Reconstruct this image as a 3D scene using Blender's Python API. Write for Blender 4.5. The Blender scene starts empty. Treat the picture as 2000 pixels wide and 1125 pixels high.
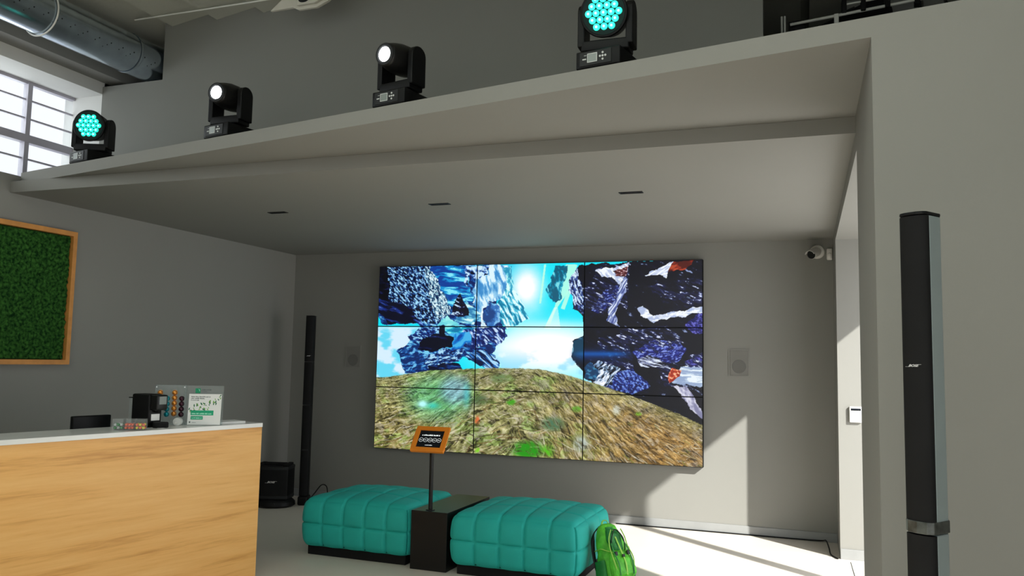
import bpy, bmesh, math, random
import numpy as np
from mathutils import Vector, Matrix, noise as mnoise
random.seed(7)
SC = bpy.context.scene
COL = SC.collection
PI = math.pi

# ------------------------------------------------------------------ camera
def cam_setup():
    yaw, pit, rol, f = -0.3463, 0.0894, 0.0195, 1589.2365
    fw = Vector((math.sin(yaw)*math.cos(pit), math.cos(yaw)*math.cos(pit), math.sin(pit)))
    r = Vector((math.cos(yaw), -math.sin(yaw), 0)); u = r.cross(fw)
    c, s = math.cos(rol), math.sin(rol)
    R, U = c*r+s*u, c*u-s*r
    cd = bpy.data.cameras.new('camera'); co = bpy.data.objects.new('camera', cd); COL.objects.link(co)
    m = Matrix((( R.x, U.x, -fw.x, 2.7713), (R.y, U.y, -fw.y, -8.3067), (R.z, U.z, -fw.z, 1.6224), (0, 0, 0, 1)))
    co.matrix_world = m
    cd.sensor_fit = 'HORIZONTAL'; cd.sensor_width = 36; cd.lens = 36*f/2000
    cd.clip_start = .05; cd.clip_end = 200
    SC.camera = co
cam_setup()

# ------------------------------------------------------------------ world, sun, window daylight, added fills, exposure
SC.view_settings.view_transform = 'Standard'; SC.view_settings.look = 'None'
SC.view_settings.gamma = 1; SC.view_settings.use_curve_mapping = False
SC.view_settings.exposure = 0.0
w = bpy.data.worlds.new('overcast_sky'); SC.world = w; w.use_nodes = True
bgn = w.node_tree.nodes['Background']; bgn.inputs[0].default_value = (.93, .94, 1.0, 1); bgn.inputs[1].default_value = 1.2
def lamp(kind, name, loc, direction, **kw):
    l = bpy.data.lights.new(name, kind); o = bpy.data.objects.new(name, l); COL.objects.link(o)
    o.location = loc; o.rotation_euler = Vector(direction).to_track_quat('-Z', 'Y').to_euler()
    for k, v in kw.items(): setattr(l, k, v)
    return o
SUN_DIR = (-.641, .529, -.556)
lamp('SUN', 'sun', (8, -6, 8), SUN_DIR, energy=11.5, angle=math.radians(.9), color=(1, .95, .87))
# added fill from the unseen hall front, then daylight of the strip windows
lamp('AREA', 'hall_front_fill', (1.2, -12.95, 3.7), (0, 1, -.25), energy=12, shape='RECTANGLE', size=5.4, size_y=1.1, color=(.93, 1, .93))
lamp('AREA', 'strip_window_daylight', (-3.62, -8.0, 3.5), (1, 0, -.35), energy=75, shape='RECTANGLE', size=9.6, size_y=.9, color=(.95, 1, .97))
lamp('AREA', 'ceiling_fill', (1.3, -7.6, 4.39), (0, 0, -1), energy=82, shape='RECTANGLE', size=4.6, size_y=3.6, color=(.88, 1, .90))  # unseen fill added under the closed ceiling for floor and desk
lamp('AREA', 'low_front_fill', (2.9, -12.95, 1.25), (-.1, 1, 0), energy=12, shape='RECTANGLE', size=1.9, size_y=2.2, color=(.88, 1, .90))  # low fill added behind the camera to brighten the right wall
lamp('AREA', 'passage_daylight', (4.25, -2.25, 1.55), (-1, 0, -.05), energy=62, shape='RECTANGLE', size=2.9, size_y=2.3, color=(1, .98, .96))
SC.cycles.max_bounces = 8; SC.cycles.diffuse_bounces = 5; SC.cycles.use_denoising = True
SC.cycles.sample_clamp_indirect = 6

# ------------------------------------------------------------------ materials
def mat(name, c, rough=.6, metal=0., var=.06, vscale=6., bump=0., bscale=80., emit=0., ecol=None, spec=None, trans=0., alpha=1., coat=0.):
    m = bpy.data.materials.new(name); m.use_nodes = True
    nt = m.node_tree; b = nt.nodes['Principled BSDF']
    b.inputs['Roughness'].default_value = rough; b.inputs['Metallic'].default_value = metal
    if spec is not None: b.inputs['Specular IOR Level'].default_value = spec
    if trans: b.inputs['Transmission Weight'].default_value = trans
    if coat: b.inputs['Coat Weight'].default_value = coat
    b.inputs['Alpha'].default_value = alpha
    tc = nt.nodes.new('ShaderNodeTexCoord')
    n = nt.nodes.new('ShaderNodeTexNoise'); n.inputs['Scale'].default_value = vscale; n.inputs['Detail'].default_value = 4
    nt.links.new(tc.outputs['Object'], n.inputs['Vector'])
    r = nt.nodes.new('ShaderNodeValToRGB')
    r.color_ramp.elements[0].position = .3; r.color_ramp.elements[1].position = .7
    r.color_ramp.elements[0].color = (*[x*(1-var) for x in c], 1); r.color_ramp.elements[1].color = (*[min(1, x*(1+var)) for x in c], 1)
    nt.links.new(n.outputs['Fac'], r.inputs['Fac']); nt.links.new(r.outputs['Color'], b.inputs['Base Color'])
    if bump:
        n2 = nt.nodes.new('ShaderNodeTexNoise'); n2.inputs['Scale'].default_value = bscale
        nt.links.new(tc.outputs['Object'], n2.inputs['Vector'])
        bp = nt.nodes.new('ShaderNodeBump'); bp.inputs['Strength'].default_value = bump; bp.inputs['Distance'].default_value = .01
        nt.links.new(n2.outputs['Fac'], bp.inputs['Height']); nt.links.new(bp.outputs['Normal'], b.inputs['Normal'])
    if emit:
        b.inputs['Emission Color'].default_value = (*(ecol or c), 1); b.inputs['Emission Strength'].default_value = emit
    return m
def s2l(*c): return tuple((x/255/12.92 if x/255 <= .04045 else ((x/255+.055)/1.055)**2.4) for x in c)
def glassy(name, c=(1, 1, 1), a=.18, rough=.05):
    m = bpy.data.materials.new(name); m.use_nodes = True; nt = m.node_tree; nt.nodes.clear()
    o = nt.nodes.new('ShaderNodeOutputMaterial'); mx = nt.nodes.new('ShaderNodeMixShader')
    t = nt.nodes.new('ShaderNodeBsdfTransparent'); t.inputs[0].default_value = (*c, 1)
    g = nt.nodes.new('ShaderNodeBsdfPrincipled'); g.inputs['Base Color'].default_value = (*c, 1); g.inputs['Roughness'].default_value = rough
    mx.inputs[0].default_value = a
    nt.links.new(t.outputs[0], mx.inputs[1]); nt.links.new(g.outputs[0], mx.inputs[2]); nt.links.new(mx.outputs[0], o.inputs[0])
    return m
M = {}
M['paint'] = mat('greige_wall_paint', (.238, .234, .216), .75, var=.02, vscale=1.2, bump=.03, bscale=220)
M['paint2'] = mat('grey_upper_wall_paint', (.235, .235, .215), .85, var=.02, vscale=1.2)
M['white'] = mat('white_wall_paint', (.72, .72, .70), .8, var=.02, vscale=1)
M['ceil'] = mat('cream_concrete_ceiling', (.50, .50, .43), .85, var=.05, vscale=2, bump=.1, bscale=40)
M['floor'] = mat('pale_resin_floor', (.72, .66, .585), .42, var=.04, vscale=1.5, bump=.01, bscale=30)
M['ground'] = mat('light_paving', (.45, .43, .40), .8)
M['skirt'] = mat('grey_skirting', (.265, .27, .27), .5)
M['steel_frame'] = mat('flare_tinted_frame_paint', (.42, .40, .46), .5)  # lilac of the window flare mixed into the grey frame colour
M['blk'] = mat('black_plastic', (.004, .004, .0045), .45, var=.2, spec=.2)
M['blkm'] = mat('black_matt', (.006, .006, .0065), .8, var=.2, spec=.25)
M['blkg'] = mat('black_gloss', (.006, .006, .006), .36, var=.1, spec=.3)
M['dk'] = mat('dark_grey_plastic', (.016, .017, .018), .45, spec=.25, var=.1)
M['lcd'] = mat('grey_display_glass', (.22, .25, .24), .2)
M['print'] = mat('pale_print', (.55, .57, .56), .5)
M['logo'] = mat('silver_logo', (.8, .8, .8), .35, metal=.3)
M['galv'] = mat('galvanised_steel', (.52, .60, .68), .24, metal=1., var=.12, vscale=9)
M['glass'] = glassy('window_glass', (.97, .99, 1), .06)
M['acryl'] = glassy('clear_acrylic', (.93, .96, .96), .09); M['acrylj'] = glassy('clear_jar_plastic', (.97, .98, .98), .06)
M['wframe'] = mat('honey_wood_frame', s2l(205, 140, 70), .5, var=.12, vscale=14)
M['quartz'] = mat('white_quartz_top', (.78, .78, .76), .22, var=.03)
M['teal'] = mat('teal_upholstery', s2l(20, 172, 162), .72, var=.07, vscale=5, bump=.25, bscale=420)
M['orange'] = mat('orange_wood_surround', s2l(232, 134, 26), .45, var=.05)
M['pv'] = mat('bright_green_nylon', s2l(88, 190, 48), .6, var=.3, vscale=16, bump=.6, bscale=45)
M['pvd'] = mat('dark_green_nylon', s2l(20, 120, 45), .6, var=.2, vscale=12, bump=.3, bscale=60)
M['pvl'] = mat('lime_webbing', s2l(160, 215, 90), .6)
M['refl_side'] = mat('reflection_grey_side', (.30, .36, .37), .28, metal=.25, var=.05)  # pale reflection on the dark column side, put into the base colour
M['tape'] = mat('grey_duct_tape', (.06, .065, .06), .28, metal=.3, var=.6, vscale=40)
M['camw'] = mat('white_camera_plastic', (.70, .68, .65), .45)
M['grille'] = mat('painted_speaker_grille', (.215, .21, .195), .8, bump=.4, bscale=900)
M['grillec'] = mat('speaker_cone_behind_grille', (.16, .157, .147), .8, bump=.4, bscale=900)
M['rod'] = mat('white_metal_rod', (.75, .75, .70), .4)
M['cream'] = mat('cream_painted_steel', (.60, .58, .50), .6)
M['paper'] = mat('white_paper', (.85, .85, .84), .7, var=.01)
M['ink'] = mat('dark_ink', (.12, .14, .14), .8)
M['gsq'] = mat('green_logo_print', s2l(0, 150, 105), .5)
M['gbar'] = mat('emerald_print', s2l(15, 165, 120), .6)
M['mint'] = mat('mint_print', s2l(170, 240, 215), .6)
M['leafA'] = mat('leaf_green_print', s2l(120, 175, 70), .7)
M['leafB'] = mat('deep_leaf_print', s2l(40, 110, 80), .7)
M['lens_w'] = mat('white_beam_lens', (.9, .95, 1), .1, emit=9., ecol=(.92, .96, 1.))
M['lens_t'] = mat('teal_led_lens', (.1, .8, .7), .15, emit=1.0, ecol=(.0, .82, .60))
M['led_c'] = mat('led_core', (.8, 1, .95), .15, emit=2.2, ecol=(.35, 1., .85))
M['ledp'] = mat('led_plate', (.005, .02, .018), .6, spec=.2)
M['navy'] = mat('tablet_glass', (.006, .009, .014), .15)
M['tabt'] = mat('tablet_white_pixels', (.8, .85, .85), .5, emit=.7, ecol=(.85, .9, .92))

def wood():
    m = bpy.data.materials.new('oak_veneer'); m.use_nodes = True; nt = m.node_tree; b = nt.nodes['Principled BSDF']
    b.inputs['Roughness'].default_value = .42
    tc = nt.nodes.new('ShaderNodeTexCoord'); mp = nt.nodes.new('ShaderNodeMapping')
    mp.inputs['Scale'].default_value = (.55, .55, 9.5); mp.inputs['Rotation'].default_value = (0, math.radians(-1.5), 0)
    nt.links.new(tc.outputs['Object'], mp.inputs['Vector'])
    wv = nt.nodes.new('ShaderNodeTexNoise'); wv.inputs['Scale'].default_value = .9; wv.inputs['Detail'].default_value = 2; wv.inputs['Distortion'].default_value = .5
    nt.links.new(mp.outputs[0], wv.inputs['Vector'])
    n = nt.nodes.new('ShaderNodeTexNoise'); n.inputs['Scale'].default_value = 5; n.inputs['Detail'].default_value = 7; n.inputs['Roughness'].default_value = .65
    nt.links.new(mp.outputs[0], n.inputs['Vector'])
    mx = nt.nodes.new('ShaderNodeMix'); mx.data_type = 'FLOAT'; mx.inputs[0].default_value = .45
    nt.links.new(wv.outputs['Fac'], mx.inputs[2]); nt.links.new(n.outputs['Fac'], mx.inputs[3])
    r = nt.nodes.new('ShaderNodeValToRGB'); e = r.color_ramp.elements
    e[0].position = .30; e[0].color = (*s2l(200, 138, 62), 1); e[1].position = .68; e[1].color = (*s2l(244, 192, 118), 1)
    k = e.new(.46); k.color = (*s2l(234, 176, 98), 1)
    nt.links.new(mx.outputs[0], r.inputs['Fac']); nt.links.new(r.outputs[0], b.inputs['Base Color'])
    return m
M['wood'] = wood()
def moss():
    m = bpy.data.materials.new('preserved_moss'); m.use_nodes = True; nt = m.node_tree; b = nt.nodes['Principled BSDF']
    b.inputs['Roughness'].default_value = .95; b.inputs['Specular IOR Level'].default_value = .1
    tc = nt.nodes.new('ShaderNodeTexCoord'); n = nt.nodes.new('ShaderNodeTexNoise'); n.inputs['Scale'].default_value = 42; n.inputs['Detail'].default_value = 6
    nt.links.new(tc.outputs['Object'], n.inputs['Vector'])
    r = nt.nodes.new('ShaderNodeValToRGB'); e = r.color_ramp.elements
    e[0].position = .35; e[0].color = (.003, .022, .005, 1); e[1].position = .72; e[1].color = (.045, .15, .025, 1)
    nt.links.new(n.outputs['Fac'], r.inputs['Fac']); nt.links.new(r.outputs[0], b.inputs['Base Color'])
    return m
M['moss'] = moss()

# ------------------------------------------------------------------ mesh helpers
class G:
    """collects shapes in one bmesh, becomes ONE object"""
    def __init__(s): s.b = bmesh.new()
    def box(s, lo, hi, mx=None):
        v = [s.b.verts.new(p) for p in [(lo[0], lo[1], lo[2]), (hi[0], lo[1], lo[2]), (hi[0], hi[1], lo[2]), (lo[0], hi[1], lo[2]),
             (lo[0], lo[1], hi[2]), (hi[0], lo[1], hi[2]), (hi[0], hi[1], hi[2]), (lo[0], hi[1], hi[2])]]
        for f in ((3, 2, 1, 0), (4, 5, 6, 7), (0, 1, 5, 4), (1, 2, 6, 5), (2, 3, 7, 6), (3, 0, 4, 7)): s.b.faces.new([v[i] for i in f])
        if mx is not None: bmesh.ops.transform(s.b, matrix=mx, verts=v)
        return s
    def rbox(s, lo, hi, r=.01, seg=3, mx=None):
        t = bmesh.new(); g = G.__new__(G); g.b = t; g.box(lo, hi)
        bmesh.ops.bevel(t, geom=list(t.edges), offset=r, segments=seg, affect='EDGES', profile=.5)
        if mx is not None: bmesh.ops.transform(t, matrix=mx, verts=t.verts)
        me = bpy.data.meshes.new('t'); t.to_mesh(me); t.free(); s.b.from_mesh(me); bpy.data.meshes.remove(me)
        return s
    def prism(s, pts, d, mx=None):
        """closed polygon of 3D points swept by vector d"""
        d = Vector(d); a = [s.b.verts.new(p) for p in pts]; c = [s.b.verts.new(Vector(p)+d) for p in pts]; n = len(a)
        s.b.faces.new(a[::-1]); s.b.faces.new(c)
        for i in range(n): s.b.faces.new((a[i], a[(i+1) % n], c[(i+1) % n], c[i]))
        if mx is not None: bmesh.ops.transform(s.b, matrix=mx, verts=a+c)
        return s
    def lathe(s, prof, seg=32, mx=None, caps=True):
        """prof: (radius, height) pairs round Z"""
        rings = []
        for r, h in prof:
            rings.append([s.b.verts.new((r*math.cos(2*PI*i/seg), r*math.sin(2*PI*i/seg), h)) for i in range(seg)])
        for a, c in zip(rings, rings[1:]):
            for i in range(seg): s.b.faces.new((a[i], a[(i+1) % seg], c[(i+1) % seg], c[i]))
        if caps:
            s.b.faces.new(rings[0][::-1]); s.b.faces.new(rings[-1])
        if mx is not None: bmesh.ops.transform(s.b, matrix=mx, verts=[v for r in rings for v in r])
        return s
    def cyl(s, p0, p1, r, r2=None, seg=20):
        p0, p1 = Vector(p0), Vector(p1); d = p1-p0
        mx = Matrix.Translation(p0) @ d.to_track_quat('Z', 'Y').to_matrix().to_4x4()
        return s.lathe([(r, 0), (r if r2 is None else r2, d.length)], seg, mx)
    def tube(s, pts, r, seg=8, flat=1.):
        pts = [Vector(p) for p in pts]; rings = []; up = Vector((0, 0, 1))
        for i, p in enumerate(pts):
            t = (pts[min(i+1, len(pts)-1)]-pts[max(i-1, 0)]).normalized()
            a = t.cross(up)
            if a.length < .05: a = t.cross(Vector((1, 0, 0)))
            a.normalize(); c = a.cross(t)
            rings.append([s.b.verts.new(p+a*math.cos(2*PI*k/seg)*r+c*math.sin(2*PI*k/seg)*r*flat) for k in range(seg)])
        for x, y in zip(rings, rings[1:]):
            for k in range(seg): s.b.faces.new((x[k], x[(k+1) % seg], y[(k+1) % seg], y[k]))
        s.b.faces.new(rings[0][::-1]); s.b.faces.new(rings[-1])
        return s
    def ball(s, c, r, sx=1, sy=1, sz=1, seg=16, mx=None):
        m = Matrix.Translation(c) @ Matrix.Diagonal((r*sx, r*sy, r*sz, 1))
        if mx is not None: m = mx @ m
        bmesh.ops.create_uvsphere(s.b, u_segments=seg, v_segments=seg//2+2, radius=1, matrix=m); return s
    def text(s, string, size, ext=.0005, shear=0., mx=None, sx=1.):
        cu = bpy.data.curves.new('t', 'FONT'); cu.body = string; cu.size = size; cu.extrude = ext; cu.shear = shear; cu.align_x = 'CENTER'; cu.align_y = 'CENTER'; cu.resolution_u = 3
        cu.offset = size*.02
        o = bpy.data.objects.new('t', cu); COL.objects.link(o); dg = bpy.context.evaluated_depsgraph_get()
        me = bpy.data.meshes.new_from_object(o.evaluated_get(dg))
        me.transform(Matrix.Diagonal((sx, 1, 1, 1)))
        if mx is not None: me.transform(mx)
        s.b.from_mesh(me); bpy.data.meshes.remove(me); bpy.data.objects.remove(o); bpy.data.curves.remove(cu); return s
    def out(s, name, m, parent=None, smooth=0, bevel=0., loc=None):
        me = bpy.data.meshes.new(name); bmesh.ops.recalc_face_normals(s.b, faces=s.b.faces); s.b.to_mesh(me); s.b.free()
        o = bpy.data.objects.new(name, me); COL.objects.link(o); me.materials.append(M[m] if isinstance(m, str) else m)
        if smooth:
            me.polygons.foreach_set('use_smooth', [True]*len(me.polygons)); me.set_sharp_from_angle(angle=math.radians(smooth))
        if bevel:
            b = o.modifiers.new('bevel', 'BEVEL'); b.width = bevel; b.segments = 2; b.limit_method = 'ANGLE'
        if parent is not None: o.parent = parent
        if loc is not None: o.location = loc
        return o
def struct(o): o['kind'] = 'structure'; return o
def tag(o, label, cat, group=None, kind=None):
    o['label'] = label; o['category'] = cat
    if group: o['group'] = group
    if kind: o['kind'] = kind
    return o
def thing(name, label, cat, loc=(0, 0, 0), rz=0, group=None):
    o = bpy.data.objects.new(name, None); COL.objects.link(o); o.location = loc; o.rotation_euler = (0, 0, rz); o.empty_display_size = .1
    return tag(o, label, cat, group)
def copy_tree(o, parent=None):
    c = o.copy(); COL.objects.link(c); c.parent = parent
    for ch in o.children: copy_tree(ch, c)
    return c
def rotx(a): return Matrix.Rotation(a, 4, 'X')
def roty(a): return Matrix.Rotation(a, 4, 'Y')
def rotz(a): return Matrix.Rotation(a, 4, 'Z')
def T(x, y, z): return Matrix.Translation((x, y, z))
UPRIGHT = rotx(PI/2)      # text lying in XY -> standing, facing -Y

# ------------------------------------------------------------------ the building
XL, XR, HC, HS, ZT = -3.0112, 3.034, 2.8463, 2.9353, 3.02
YS, YP, HP = -3.78, -.6656, 2.7425
XG = 3.94                 # glazed side of the passage
def fy(x): return -4.876-(x-3.034)*.1947     # front face line of the slanted portal wall
FA = math.atan(-.1947)    # its angle to the X axis
struct(G().box((-3.6, -13.2, -.1), (4.06, .2, 0)).out('floor', 'floor'))
struct(G().box((XG+.12, -13, -.14), (30, 14, -.03)).out('floor_outside', 'ground'))
struct(G().box((XL-.15, 0, 0), (XR+1.05, .2, 4.6)).out('wall_back', 'paint'))
# left wall: thick lower part, sill, white upper part round the strip window
g = G(); g.box((XL-.45, -13, 0), (XL, 0, 2.99)); struct(g.out('wall_left', 'paint'))
g = G(); g.box((XL-.45, -13, 3.885), (XL, -2.72, 4.6)); g.box((XL-.45, -2.96, 2.991), (XL, 0, 4.6)); struct(g.out('wall_left_upper', 'white'))
struct(G().box((XL, -13, 3.99), (XL+.19, 0, 4.45)).out('trim_1', 'paint'))
# the strip window with its grid
win = bpy.data.objects.new('window_1', None); COL.objects.link(win); struct(win)
g = G(); xf = -3.36
g.box((xf-.03, -12.9, 3.86), (xf+.02, -2.965, 3.885)); g.box((xf-.03, -12.9, 2.991), (xf+.02, -2.965, 3.07)); g.box((xf-.035, -12.9, 3.365), (xf+.03, -2.965, 3.43))
y = -3.41
while y > -12.8: g.box((xf-.03, y-.021, 3.0), (xf+.025, y+.021, 3.885)); y -= .78
g.out('window_frame', 'steel_frame', win)
g = G()
for z in (3.23, 3.572, 3.73): g.box((xf-.012, -12.9, z-.007), (xf+.005, -2.965, z+.007))
g.out('muntin', 'steel_frame', win)
G().box((xf-.006, -12.9, 3.0), (xf-.002, -2.965, 3.87)).out('pane', 'glass', win)
# alcove ceiling: lower slab, step, front soffit ledge and slanted fascia in one portal wall
struct(G().box((XL, YS, HC), (XR, 0, HS-.001)).out('ceiling_alcove', 'paint'))
g = G()
pts = [(XL, fy(XL), HS), (4.1, fy(4.1), HS), (4.1, -2.9, HS), (XL, -2.9, HS)]
g.prism(pts, (0, 0, ZT-HS))
# pillar right of the opening and wall running right
g.prism([(XR, fy(XR), 0), (4.1, fy(4.1), 0), (4.1, fy(4.1)+.3, 0), (XG+.07, YS-.05, 0), (XR, YS-.05, 0)], (0, 0, HS))
bmesh.ops.remove_doubles(g.b, verts=g.b.verts, dist=1e-5)
struct(g.out('wall_portal', 'paint'))
# wall right of the screen wall, passage beam and passage ceiling
struct(G().box((XR, YP, 0), (XG+.15, 0, 2.94)).out('wall_return', 'paint'))
struct(G().box((XR, YS-.05, HP), (XG+.15, YP, 2.934)).out('ceiling_passage', 'paint'))
# glazing of the passage
g = G()
for a, b in ((-3.83, -3.74), (-2.385, -2.265), (-.72, -.6657)): g.box((XG, a, 0), (XG+.07, b, HP-.001))
g.box((XG, -3.74, 0), (XG+.07, -.72, .05))
gw = struct(g.out('window_2', 'steel_frame'))
G().box((XG+.03, -3.74, .05), (XG+.036, -.72, HP-.002)).out('pane', 'glass', gw)
# upper wall standing back on top of the alcove, notched for the duct
g = G(); g.prism([(XL, -2.98, ZT), (2.54, -2.98, ZT), (2.54, -2.98, 4.6), (-2.352, -2.98, 4.6), (-2.352, -2.98, 3.95), (XL, -2.98, 3.95)], (0, .12, 0))
struct(g.out('wall_upper', 'paint2'))
# ceiling of saw-toothed precast ribs, running away from the visitor
g = G(); x = -3.2-.015
k0 = -2.28-.465*4
n = 0
while True:
    xa = k0+.465*n; n += 1
    if xa > 4.1: break
    g.prism([(xa, -13.1, 4.41), (xa+.40, -13.1, 4.47), (xa+.465, -13.1, 4.56), (xa+.465, -13.1, 4.7), (xa, -13.1, 4.7)], (0, 13.2, 0))
struct(g.out('ceiling', 'ceil'))
# rest of the hall behind the visitor
g = G(); g.box((4.1, -6.6, 0), (4.3, -4.8, 4.6)); g.box((4.1, -13.1, 2.9), (4.3, -6.6, 4.6)); g.box((4.1, -13.1, 0), (4.3, -12.4, 2.9)); g.box((4.1, -4.8, 2.94), (4.3, .2, 4.6)); struct(g.out('wall_right', 'paint'))
g = G(); g.box((-3.4, -13.2, 0), (-1.5, -13, 4.6)); g.box((3.95, -13.2, 0), (4.3, -13, 4.6)); g.box((-1.5, -13.2, 4.3), (3.95, -13, 4.6)); g.box((-1.5, -13.2, 0), (1.9, -13, 3.1)); g.box((1.9, -13.2, 2.4), (3.95, -13, 3.1))
struct(g.out('wall_front', 'white'))
g = G()
for i in range(5): g.box((-1.5+i*1.35, -13.15, 3.1), (-1.44+i*1.35, -13.08, 4.3))
gw = struct(g.out('window_3', 'steel_frame')); G().box((-1.5, -13.12, 3.1), (3.95, -13.11, 4.3)).out('pane', 'glass', gw)
g = G()
for i in range(5): g.box((4.15, -12.4+i*1.43, 0), (4.22, -12.32+i*1.43, 2.9))
gw = struct(g.out('window_4', 'steel_frame')); G().box((4.18, -12.4, 0), (4.186, -6.6, 2.9)).out('pane', 'glass', gw)
g = G(); g.box((1.9, -13.15, 0), (1.96, -13.09, 2.4)); g.box((3.89, -13.15, 0), (3.95, -13.09, 2.4)); g.box((2.9, -13.15, 0), (2.96, -13.09, 2.4)); g.box((1.96, -13.15, 2.34), (3.89, -13.09, 2.4))  # unseen glass door, made up to go with the low fill lamp
gw = struct(g.out('door_added_1', 'steel_frame')); G().box((1.96, -13.13, .02), (3.89, -13.12, 2.34)).out('pane', 'glass', gw)
# black backstage screen on the roof of the alcove, right
struct(G().box((2.55, -1.2, 2.94), (4.1, -1.1, 4.45)).out('wall_backstage', 'blkm'))
# skirting
struct(G().box((XL, -.012, 0), (XR-.001, -.0005, .085)).out('baseboard_back', 'skirt', bevel=.003))
struct(G().box((XR-.0, YP-.014, 0), (XG, YP-.0005, .085)).out('baseboard_right', 'skirt', bevel=.003))
struct(G().box((XL+.0005, -4.2, 0), (XL+.012, -.013, .085)).out('baseboard_left', 'skirt', bevel=.003))
# expansion joint in the passage floor
struct(G().prism([(3.106, -.76, .0002), (3.112, -.76, .0002), (3.122, -1.5, .0002), (3.114, -1.5, .0002)], (0, 0, .0008)).out('trim_2', 'dk'))

# ------------------------------------------------------------------ picture on the video wall
SW, SH, SZ = 3.64, 2.053, .6182
def vnoise(x, y, seed=0):
    xi = np.floor(x).astype(np.int64); yi = np.floor(y).astype(np.int64); fx = x-xi; fyy = y-yi
    fx = fx*fx*(3-2*fx); fyy = fyy*fyy*(3-2*fyy)
    def h(a, b):
        n = (a*374761393+b*668265263+seed*974711) & 0xffffffff
        n = ((n ^ (n >> 13))*1274126177) & 0xffffffff
        return ((n ^ (n >> 16)) & 0xffff)/65535.
    return (h(xi, yi)*(1-fx)+h(xi+1, yi)*fx)*(1-fyy)+(h(xi, yi+1)*(1-fx)+h(xi+1, yi+1)*fx)*fyy
def fbm(x, y, s=0, o=4):
    r = 0; a = .5; t = 0
    for i in range(o): r = r+a*vnoise(x, y, s+i*17); t += a; a *= .55; x = x*2.03; y = y*2.03
    return r/t
def sst(a, b, x): t = np.clip((x-a)/(b-a), 0, 1); return t*t*(3-2*t)
def inpoly(P, X, Y):
    ins = np.zeros(X.shape, bool); n = len(P)
    for i in range(n):
        x0, y0 = P[i]; x1, y1 = P[(i+1) % n]
        if y0 == y1: continue
        c = ((Y > y0) != (Y > y1)) & (X < (x1-x0)*(Y-y0)/(y1-y0)+x0); ins ^= c
    return ins
def picture(u, v):
    """colour of the film still at screen coordinates u, v (v down), 0..1"""
    h = [1418.319, -22.2905, 44., -51.34789, 903.755, 86., -.1336973, -.0132053]
    D = h[6]*u+h[7]*v+1; X = (h[0]*u+h[1]*v+h[2])/D; Y = (h[3]*u+h[4]*v+h[5])/D
    # sky
    C = np.zeros(u.shape+(3,))
    def mixc(c, a): nonlocal C; a = np.clip(a, 0, 1)[..., None]; C = C*(1-a)+np.array(c, float)/255*a
    C[:] = np.array([0, 228, 250])/255.
    wob = fbm(X/90, Y/60, 3)
    mixc((0, 190, 235), sst(900, 700, X)*sst(60, 200, 420-Y)*.6)
    mixc((255, 255, 255), 1.15*np.exp(-(((X-790)/95)**2+((Y-190)/130)**2))+.2*(wob-.5))
    mixc((255, 255, 255), 1.5*np.exp(-(((X-880)/270)**2+((Y-520)/112)**2)))
    mixc((170, 250, 255), .8*sst(330, 400, Y)*sst(640, 760, X))
    mixc((255, 255, 255), 1.6*np.exp(-(((X-900)/230)**2+((Y-500)/95)**2)))
    mixc((150, 225, 255), sst(480, 600, Y)*sst(.45, .6, wob)*.8*(X > 600))
    mixc((215, 240, 255), (X < 250)*sst(380, 400, Y)); mixc((90, 215, 245), (X < 250)*sst(.42, .62, fbm(X/80, Y/40, 9))*sst(380, 420, Y)*.9)
    for P in ([(990, 70), (1050, 70), (1000, 215), (940, 300), (905, 395), (880, 395), (930, 300), (960, 200)], [(1000, 200), (1020, 200), (985, 300), (965, 295)], [(880, 70), (890, 70), (865, 270), (855, 270)]):
        mixc((190, 255, 232), inpoly(P, X, Y)*.9)
    mixc((235, 255, 250), inpoly([(930, 290), (950, 290), (965, 400), (880, 400)], X, Y)*.6)
    jx = X+24*(fbm(X/34, Y/34, 5, 2)-.5)+3*(vnoise(X/7, Y/7, 8)-.5); jy = Y+24*(fbm(X/34, Y/34, 6, 2)-.5)+3*(vnoise(X/7, Y/7, 7)-.5)
    def rock(P, dark, light, hi, ang=0., sc=(14, 5), th=.5, seed=1, soft=.06, hia=1.):
        m = inpoly(P, jx, jy).astype(float)
        c, s = math.cos(ang), math.sin(ang); wx = 16*(fbm(X/45, Y/45, seed+2)-.5)
        a = (c*X+s*Y+wx)/sc[0]; b = (-s*X+c*Y+wx)/sc[1]
        t = fbm(a, b, seed, 4)
        mixc(dark, m); mixc(light, m*sst(th-.08, th+soft, t)); mixc(hi, m*sst(th+.08, th+.14, t)*hia)
    # left rocks
    B_ = ((6, 14, 52), (26, 76, 150), (150, 212, 245))
    rock([(30, 70), (640, 70), (650, 200), (640, 300), (690, 430), (640, 490), (600, 560), (480, 545), (300, 625), (180, 632), (135, 515), (200, 470), (190, 440), (250, 392), (240, 380), (60, 378), (30, 330)], (8, 30, 92), (24, 92, 172), (120, 205, 240), .25, (34, 10), .5, 10)
    rock([(300, 80), (480, 78), (520, 250), (450, 300), (340, 250)], (12, 60, 150), (20, 150, 215), (130, 232, 250), .06, (70, 14), .44, 40)
    rock([(540, 78), (700, 75), (715, 200), (640, 260), (600, 250), (560, 330), (520, 260)], (60, 140, 205), (140, 200, 238), (222, 246, 255), 1.3, (60, 16), .42, 44)
    rock([(690, 190), (740, 200), (810, 350), (740, 385), (690, 400), (640, 330), (650, 260)], (0, 120, 160), (90, 205, 232), (225, 255, 255), 1.05, (44, 9), .46, 47)
    rock([(680, 90), (720, 80), (730, 190), (690, 240)], (40, 150, 190), (120, 220, 235), (220, 255, 250), 1.5, (30, 8), .48, 48)
    rock([(70, 80), (290, 80), (320, 200), (400, 300), (400, 340), (310, 385), (230, 350), (150, 280), (85, 250)], (3, 8, 35), (34, 86, 165), (165, 222, 250), .75, (11, 4.5), .5, 11)
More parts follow.
